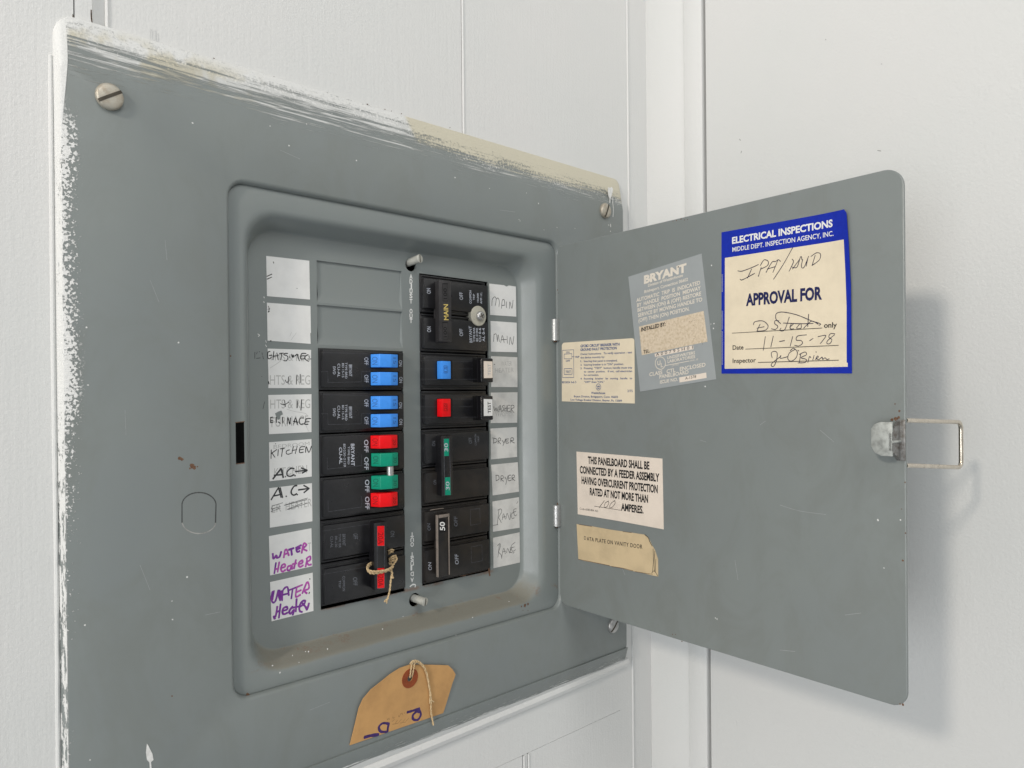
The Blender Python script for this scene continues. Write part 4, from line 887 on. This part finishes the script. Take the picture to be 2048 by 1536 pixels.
T7('BRYANT', (400, 352), (402, 522), 44, TF, M_MARK_DIM, .01); T7('TYPE BR', (345, 350), (347, 552), 32, TF, M_MARK_DIM); T7('BR-220', (292, 382), (294, 545), 32, TF, M_MARK_DIM); T7('CU-AL', (226, 382), (228, 555), 38, TF, M_MARK_DIM)
T7('OFF', (562, 345), (562, 425), 62, TF, M_MARK_DIM); T7('ON', (1105, 305), (1105, 392), 58, TF, M_MARK_DIM); T7('OFF', (556, 985), (556, 1105), 62, TF, M_MARK_DIM)
T7('COMMON', (402, 968), (404, 1185), 36, TF, M_MARK_DIM, .01); T7('TRIP', (346, 1030), (346, 1140), 32, TF, M_MARK_DIM, .01)
b.strokes(WALL, 'b78', '100,310 860,195; 100,945 740,835', 4, TF, M_LINE, False, False)
b.build('body', t)
h = MB(); H20 = FY+8.0
xb, xc, zt, zb = long_handle(h, 'b78', (812, 865, 1055), (180, 1165), FY, H20, M_BLACK)
h.ppoly(WALL, 'b78', ((912, 236), (1012, 232), (1014, 522), (914, 526)), H20+.05, M_RED); h.ppoly(WALL, 'b78', ((914, 852), (1014, 848), (1014, 1138), (914, 1146)), H20+.05, M_RED)
h.text(WALL, 'b78', '20A', (925, 330), (925, 500), 72, H20+.08, M_RED_D, .01); h.text(WALL, 'b78', '20A', (925, 960), (925, 1120), 72, H20+.08, M_RED_D, .01)
h.strokes(WALL, 'b78', '908,232 910,1145; 1018,230 1018,1140; 910,1148 1018,1140; 908,526 1016,524', 4, H20+.06, M_MARK_DIM, False, False)
h.build('handle', t)
b20 = (xb, xc, zt, zb)

# --- right column, rows 1 and 2: main breaker
t = breaker('black MAIN breaker with wide bar handle and a pale round washer, top right', 166, 0); b = MB()
pole(b, RX0, RX1, 0, M_BLACK, 2.6, 2.6); pole(b, RX0, RX1, 1, M_BLACK, 2.8, 1.6)
def Tm(s_, p0, p1, hh, mt=M_MARK, bold=0.012): b.text(WALL, 'mn', s_, p0, p1, hh, TF, mt, bold)
Tm('ON', (284, 428), (278, 328), 66); Tm('ON', (290, 1122), (284, 1022), 66); Tm('OFF', (868, 538), (862, 402), 60); Tm('OFF', (868, 1195), (862, 1062), 60)
Tm('COMMON', (1024, 608), (1018, 370), 38, M_MARK, .012); Tm('TRIP', (1082, 545), (1078, 432), 32, M_MARK, .01); Tm('10,000', (1152, 582), (1150, 418), 30); Tm('AMP. I.C.', (1212, 608), (1210, 402), 32)
Tm('BRYANT', (1038, 1310), (1022, 1012), 50, M_MARK, .008); Tm('TYPE BAR', (1092, 1298), (1082, 1040), 34); Tm('BR 2100B', (1138, 1290), (1132, 1050), 30); Tm('CU 0-6', (1196, 1298), (1192, 1048), 42); Tm('AL 0-4', (1264, 1292), (1258, 1050), 42)
b.build('body', t)
h = MB(); HM = FY+8.5
xb, xc, zt, zb = long_handle(h, 'mn', (368, 435, 660), (185, 1298), FY, HM, M_CHAR)
for y0_, y1_ in ((240, 565), (938, 1255)):
    h.ppoly(WALL, 'mn', ((492, y0_), (594, y0_), (598, y1_), (502, y1_)), HM+.04, M_GAP_MARK); h.ppoly(WALL, 'mn', ((498, y0_+18), (590, y0_+18), (593, y1_-6), (506, y1_-6)), HM+.07, M_CHAR)
    h.text(WALL, 'mn', '100', (578, y1_-40), (574, y0_+90), 60, HM+.10, M_GAP_MARK, .01)
h.text(WALL, 'mn', 'MAIN', (604, 905), (596, 620), 78, HM+.06, M_GOLD, .018)
h.build('handle', t)
w_ = MB(); ww = FY+1.0; cu_, cv_ = WALL.un(*C2('mn', (1155, 830)), ww)
w_.lathe(WALL.pt(cu_, cv_, -1), (0, -1, 0), [(7.0, 0), (7.0, ww+.6), (6.6, ww+1.0), (4.0, ww+1.2), (.1, ww+1.2)], M_WASHER, 32)
w_.lathe(WALL.pt(cu_+.3, cv_, ww+.1), (0, -1, 0), [(3.2, 0), (3.2, 1.6), (2.8, 2.3), (1.6, 2.8), (.1, 2.9)], M_ZINC, 24)
cc = WALL.pt(cu_+.3, cv_, ww+3.02); ex = Vector((1, 0, 0)); ez = Vector((0, 0, 1))
for a in (.5, .5+math.pi/2):
    d1 = ex*math.cos(a)+ez*math.sin(a); d2 = ex*-math.sin(a)+ez*math.cos(a); o = cc+Vector((0, -.01*a, 0))
    w_.add([o+d1*1.9+d2*.35, o-d1*1.9+d2*.35, o-d1*1.9-d2*.35, o+d1*1.9-d2*.35], [(0, 1, 2, 3)], M_SLOT)
tag(w_.build('retaining_washer', t), 'pale round washer held by a small silver screw')

# --- right column, rows 3 and 4: ground fault breakers with TEST buttons
def gfci(k, dy, mt, md, num, bold, lbl):
    t = breaker(lbl, 166, k); b = MB(); pole(b, RX0, RX1, k, M_BLACK, 2.6, 3.0)
    y = lambda v: v+dy
    b.strokes(WALL, 'gf', '110,%d 460,%d; 760,%d 1175,%d; 110,%d 460,%d; 770,%d 1180,%d; 110,%d 460,%d; 760,%d 1270,%d' % (y(212), y(210), y(232), y(230), y(386), y(386), y(386), y(386), y(600), y(602), y(602), y(600)), 4, TF, M_LINE, False, False)
    b.ppoly(WALL, 'gf', ((440, y(216)), (765, y(216)), (765, y(606)), (440, y(606))), TF-.005, M_GAP_MARK); b.ppoly(WALL, 'gf', ((1178, y(160)), (1440, y(160)), (1440, y(665)), (1190, y(665))), TF-.005, M_GAP_MARK)  # dark patches painted for the shade round handle and button
    b.build('body', t)
    h = MB(); xs = (466, 548, 735); hs = (FY+.6, FY+5.0, FY+4.6)
    handle(h, 'gf', xs, (y(226), y(592)), hs, mt)
    h.ppoly(WALL, 'gf', ((588, y(318)), (662, y(320)), (664, y(470)), (590, y(475))), hs[1]+.04, md); h.ppoly(WALL, 'gf', ((596, y(328)), (654, y(330)), (656, y(462)), (598, y(466))), hs[1]+.07, mt)
    h.text(WALL, 'gf', num, (652, y(455)), (650, y(338)), 48, hs[1]+.1, md, .02); h.build('handle', t)
    q = MB(); HT = FY+9.0
    xa = WALL.un(*C2('gf', (1262, y(400))), FY)[0]; xb = WALL.un(*C2('gf', (1352, y(400))), HT)[0]; xc = WALL.un(*C2('gf', (1602, y(400))), HT)[0]
    za = WALL.un(*C2('gf', (1480, y(168))), HT)[1]; zc = WALL.un(*C2('gf', (1480, y(660))), HT)[1]
    prof = [(xa, FY-1), (xa+.2, FY+1.5), (xb, HT), (xc, HT), (xc+.6, FY-1)]
    q.prism([WALL.pt(x, za, w) for x, w in prof], [WALL.pt(x, zc, w) for x, w in prof], M_BLACK, .7, 3)
    iq = [WALL.un(*C2('gf', p), HT+.5) for p in ((1418, y(228)), (1586, y(235)), (1590, y(572)), (1420, y(576)))]
    q.poly(WALL, iq, HT+.5, M_PAPER if bold else M_CREAM_PINK, th=.6)
    q.text(WALL, 'gf', 'TEST', (1556, y(520)), (1552, y(285)), 62, HT+.54, M_INK if bold else M_GHOST, .012)
    q.build('test_button', t)
gfci(2, 0, M_BLUE, M_BLUE_D, '15', False, 'black breaker with one blue handle and a pale TEST button')
gfci(3, 775, M_RED, M_RED_D, '20', True, 'black breaker with one red handle and a bold black TEST button')

# --- right column, rows 5 and 6: two pole breaker, green 30 marks
t = breaker('black two pole breaker with green 30 marks on its bar handle', 166, 4); b = MB()
pole(b, RX0, RX1, 4, M_BLACK, 2.6, 2.6); pole(b, RX0, RX1, 5, M_BLACK_WORN, 2.8, 2.4)
b.text(WALL, 'rb', 'ON', (318, 245), (316, 205), 24, TF, M_MARK_DIM); b.text(WALL, 'rb', 'ON', (326, 548), (324, 512), 22, TF, M_MARK_DIM); b.text(WALL, 'rb', 'OFF', (606, 225), (604, 178), 24, TF, M_MARK_DIM)
b.text(WALL, 'rb', 'COMMON', (642, 240), (640, 150), 13, TF, M_MARK_DIM, .01); b.text(WALL, 'rb', 'TRIP', (664, 212), (662, 165), 12, TF, M_MARK_DIM, .01)
b.build('body', t)
h = MB(); HD = FY+7.5
long_handle(h, 'rb', (330, 366, 455), (162, 636), FY, HD, M_BLACK)
h.ppoly(WALL, 'rb', ((386, 188), (424, 186), (424, 322), (388, 324)), HD+.05, M_GREEN); h.ppoly(WALL, 'rb', ((394, 492), (434, 489), (438, 630), (396, 632)), HD+.05, M_GREEN)
h.text(WALL, 'rb', '30', (418, 288), (416, 222), 28, HD+.08, M_MARK, .01); h.text(WALL, 'rb', '30', (430, 592), (428, 525), 28, HD+.08, M_MARK, .01)
h.strokes(WALL, 'rb', '384,186 392,634; 428,184 440,630', 3, HD+.06, M_MARK_DIM, False, False)
h.build('handle', t)

# --- right column, rows 7 and 8: older two pole breaker, 50 on its worn handle
t = breaker('dusty black two pole breaker with a worn edged bar handle marked 50, bottom right', 166, 6); b = MB()
pole(b, RX0, RX1, 6, M_BLACK_WORN, 2.8, 2.6); pole(b, RX0, RX1, 7, M_BLACK_WORN, 2.6, 1.6)
b.text(WALL, 'rg', 'ON', (118, 335), (112, 258), 34, TF, M_MARK_DIM, .012); b.text(WALL, 'rg', 'ON', (130, 770), (124, 685), 36, TF, M_MARK, 0); b.text(WALL, 'rg', 'OFF', (412, 290), (408, 180), 36, TF, M_MARK_DIM, .012); b.text(WALL, 'rg', 'OFF', (424, 706), (420, 595), 38, TF, M_MARK, 0)
b.strokes(WALL, 'rg', '552,105 655,92; 655,92 662,258; 662,258 555,278; 555,278 552,105; 562,515 678,492; 678,492 686,665; 686,665 565,690; 565,690 562,515', 4, TF, M_LINE, False, False)
b.strokes(WALL, 'rg', '110,112 180,100 260,90; 130,105 240,92', 8, TF, M_BEIGE)
b.build('body', t)
h = MB(); HR = FY+7.0
xb, xc, zt, zb = long_handle(h, 'rg', (172, 196, 326), (150, 838), FY, HR, M_BLACK_WORN)
for q in ((176, 150, 190, 838), (300, 150, 312, 830)):
    x0_ = WALL.un(*C2('rg', (q[0]+12, 500)), HR)[0]; x1_ = WALL.un(*C2('rg', (q[2]+8, 500)), HR)[0]
    h.box(x0_, x1_, -HR-.6, -HR+1.5, zb+.3, zt-.3, M_BEIGE, .25)
h.box(xb+.5, xc-.3, -HR-.55, -HR+1, zt-2.4, zt-.4, M_BEIGE, .25)
h.ppoly(WALL, 'rg', ((216, 210), (284, 205), (286, 350), (218, 355)), HR+.06, M_GAP_MARK)
h.text(WALL, 'rg', '50', (274, 335), (270, 240), 52, HR+.1, M_WHITE, .02)
h.build('handle', t)

# ------------------------------------------------------------------ twine round the lowest left handle
tw = MB(); xb, xc, zt, zb = b20
def strand(pts, r=.55, ply=2, turns=.9, n=6):
    P = spline(pts, n)
    for s_ in range(ply):
        Q_ = []
        for i, p in enumerate(P):
            d = (P[min(i+1, len(P)-1)]-P[max(i-1, 0)]).normalized(); q = d.orthogonal().normalized(); q2 = d.cross(q)
            ph = i*turns+s_*2*math.pi/ply; Q_.append(p+(q*math.cos(ph)+q2*math.sin(ph))*r*.62)
        tw.tube(Q_, r*.72, M_TWINE, 6)
def bp(p, w): return WALL.pt(*WALL.un(*C2('b78', p), w), w)
H_ = H20
strand([bp((820, 800), FY+2.0), bp((775, 830), FY+4), bp((790, 905), H_+.2), bp((860, 925), H_+.9), bp((960, 912), H_+1.0), bp((1060, 885), H_+.9), bp((1120, 855), H_-.5), bp((1135, 805), FY+4.5), bp((1085, 780), FY+2.0)], .72)
strand([bp((830, 770), FY+1.8), bp((768, 815), FY+3.5), bp((780, 880), H_+.5), bp((860, 900), H_+1.6), bp((960, 895), H_+1.7), bp((1070, 870), H_+1.3), bp((1130, 830), FY+6)], .6)
for a, c in (((1070, 600), (1150, 590)), ((1075, 640), (1140, 615)), ((1080, 720), (1180, 670)), ((1085, 745), (1190, 700)), ((1090, 770), (1185, 740))):
    strand([bp(a, FY+2.5), bp(((a[0]+c[0])/2, (a[1]+c[1])/2-12), FY+4.2), bp(c, FY+2.2)], .55)
strand([bp((1175, 670), FY+3), bp((1195, 720), FY+3.6), bp((1165, 770), FY+3.8), bp((1130, 820), FY+4)], .55)
strand([bp((1108, 880), H_-.4), bp((1128, 930), H_-.2), bp((1120, 985), H_), bp((1145, 985), H_+.2)], .6)
strand([bp((1118, 960), H_), bp((1105, 1060), H_), bp((1095, 1160), H_-.2), bp((1070, 1270), H_-1), bp((1042, 1345), H_-1.5)], .5)
strand([bp((1062, 1300), H_-1.2), bp((1030, 1320), H_-1.5), bp((1018, 1345), H_-1.5)], .4); strand([bp((1052, 1320), H_-1.2), bp((1050, 1365), H_-1.5)], .35)
tl = bp((960, 890), FY)
o = tw.build('twine', loc=tl); tag(o, 'frayed natural twine tied round the red marked bar handle', 'twine')

# ------------------------------------------------------------------ manila tag slipped behind the lower lip
tgt = WALL.pt(*WALL.un(*C2('tg', (800, 900)), 17.4), 17.4)
tagE = thing('paper_tag', tgt, 'manila paper tag with a red brown ring, tucked behind the lower lip', 'tag')
TW = 17.55
b = MB()
edge = [WALL.un(*C2('tg', p), TW) for p in ((305, 1078), (345, 900), (390, 690), (430, 598), (510, 500), (600, 428), (700, 345), (800, 280), (900, 246), (1050, 246), (1180, 250), (1300, 254), (1345, 295), (1378, 346), (1368, 385), (1348, 440), (1310, 580), (1262, 748))]
hc = WALL.un(*C2('tg', (907, 385)), TW)
hole = [(hc[0]+2.0*math.cos(2*math.pi*k/16), hc[1]+2.0*math.sin(2*math.pi*k/16)) for k in range(16)]
b.poly(WALL, edge, TW, M_MANILA, holes=[hole], th=.45)
b.strokes(WALL, 'tg', '888,738 925,728 965,716 1015,700; 1004,700 1030,760 1002,815 955,812 948,770 985,732 1012,738; 702,850 692,905 690,940; 700,856 640,850 600,890 620,936 682,940', 26, TW+.03, M_TAGINK)
b.strokes(WALL, 'tg', '452,996 520,978 598,968', 34, TW+.03, M_TAGINK)
M_FAINT = simple('faint tag print', (.27, .165, .075), .7)
b.strokes(WALL, 'tg', '682,800 690,818 700,798 708,815; 740,782 745,800 758,790; 800,770 806,786 822,752 838,748 838,765; 858,742 864,748; 735,835 760,812; 770,850 790,820; 800,845 830,812; 845,838 870,806; 880,830 905,800; 740,862 800,850; 820,850 880,838', 4, TW+.03, M_FAINT)
def lean(mb):
    for v_ in mb.v: v_ += WALL.n*max(0.0, (v_.z+284)*.045)
lean(b); b.build('card', tagE)
b = MB(); ro = [(hc[0]+6.0*math.cos(2*math.pi*k/28), hc[1]+6.0*math.sin(2*math.pi*k/28)) for k in range(28)]
b.poly(WALL, ro, TW+.25, M_EYELET, holes=[hole], th=.25); lean(b); b.build('ring', tagE)
tw = MB()
def tp(p, w): return WALL.pt(*WALL.un(*C2('tg', p), w), w)
strand([tp((905, 378), TW-.3), tp((910, 345), TW+.7), tp((915, 290), TW+.9), tp((922, 245), TW+.9), tp((945, 212), TW+.6)], .42)
strand([tp((925, 372), TW-.3), tp((935, 335), TW+.7), tp((942, 285), TW+.9), tp((950, 240), TW+1.0), tp((975, 208), TW+.8)], .42)
strand([tp((905, 240), TW-.2), tp((925, 212), TW+.8), tp((960, 204), TW+1.2), tp((1000, 220), TW+1.3), tp((1045, 262), TW+1.4), tp((1082, 350), TW+1.2), tp((1108, 470), TW+1.0), tp((1128, 580), TW+.9), tp((1132, 650), TW+.9), tp((1132, 720), TW+1.0), tp((1145, 790), TW+1.3), tp((1160, 872), TW+1.6)], .5)
strand([tp((910, 232), TW), tp((950, 218), TW+1.4), tp((1010, 240), TW+1.2), tp((1060, 300), TW+1.2), tp((1095, 420), TW+1.0), tp((1118, 560), TW+.9), tp((1118, 650), TW+.9)], .38)
strand([tp((1130, 610), TW+1), tp((1162, 632), TW+1.2)], .28)
lean(tw); tw.build('string', tagE)
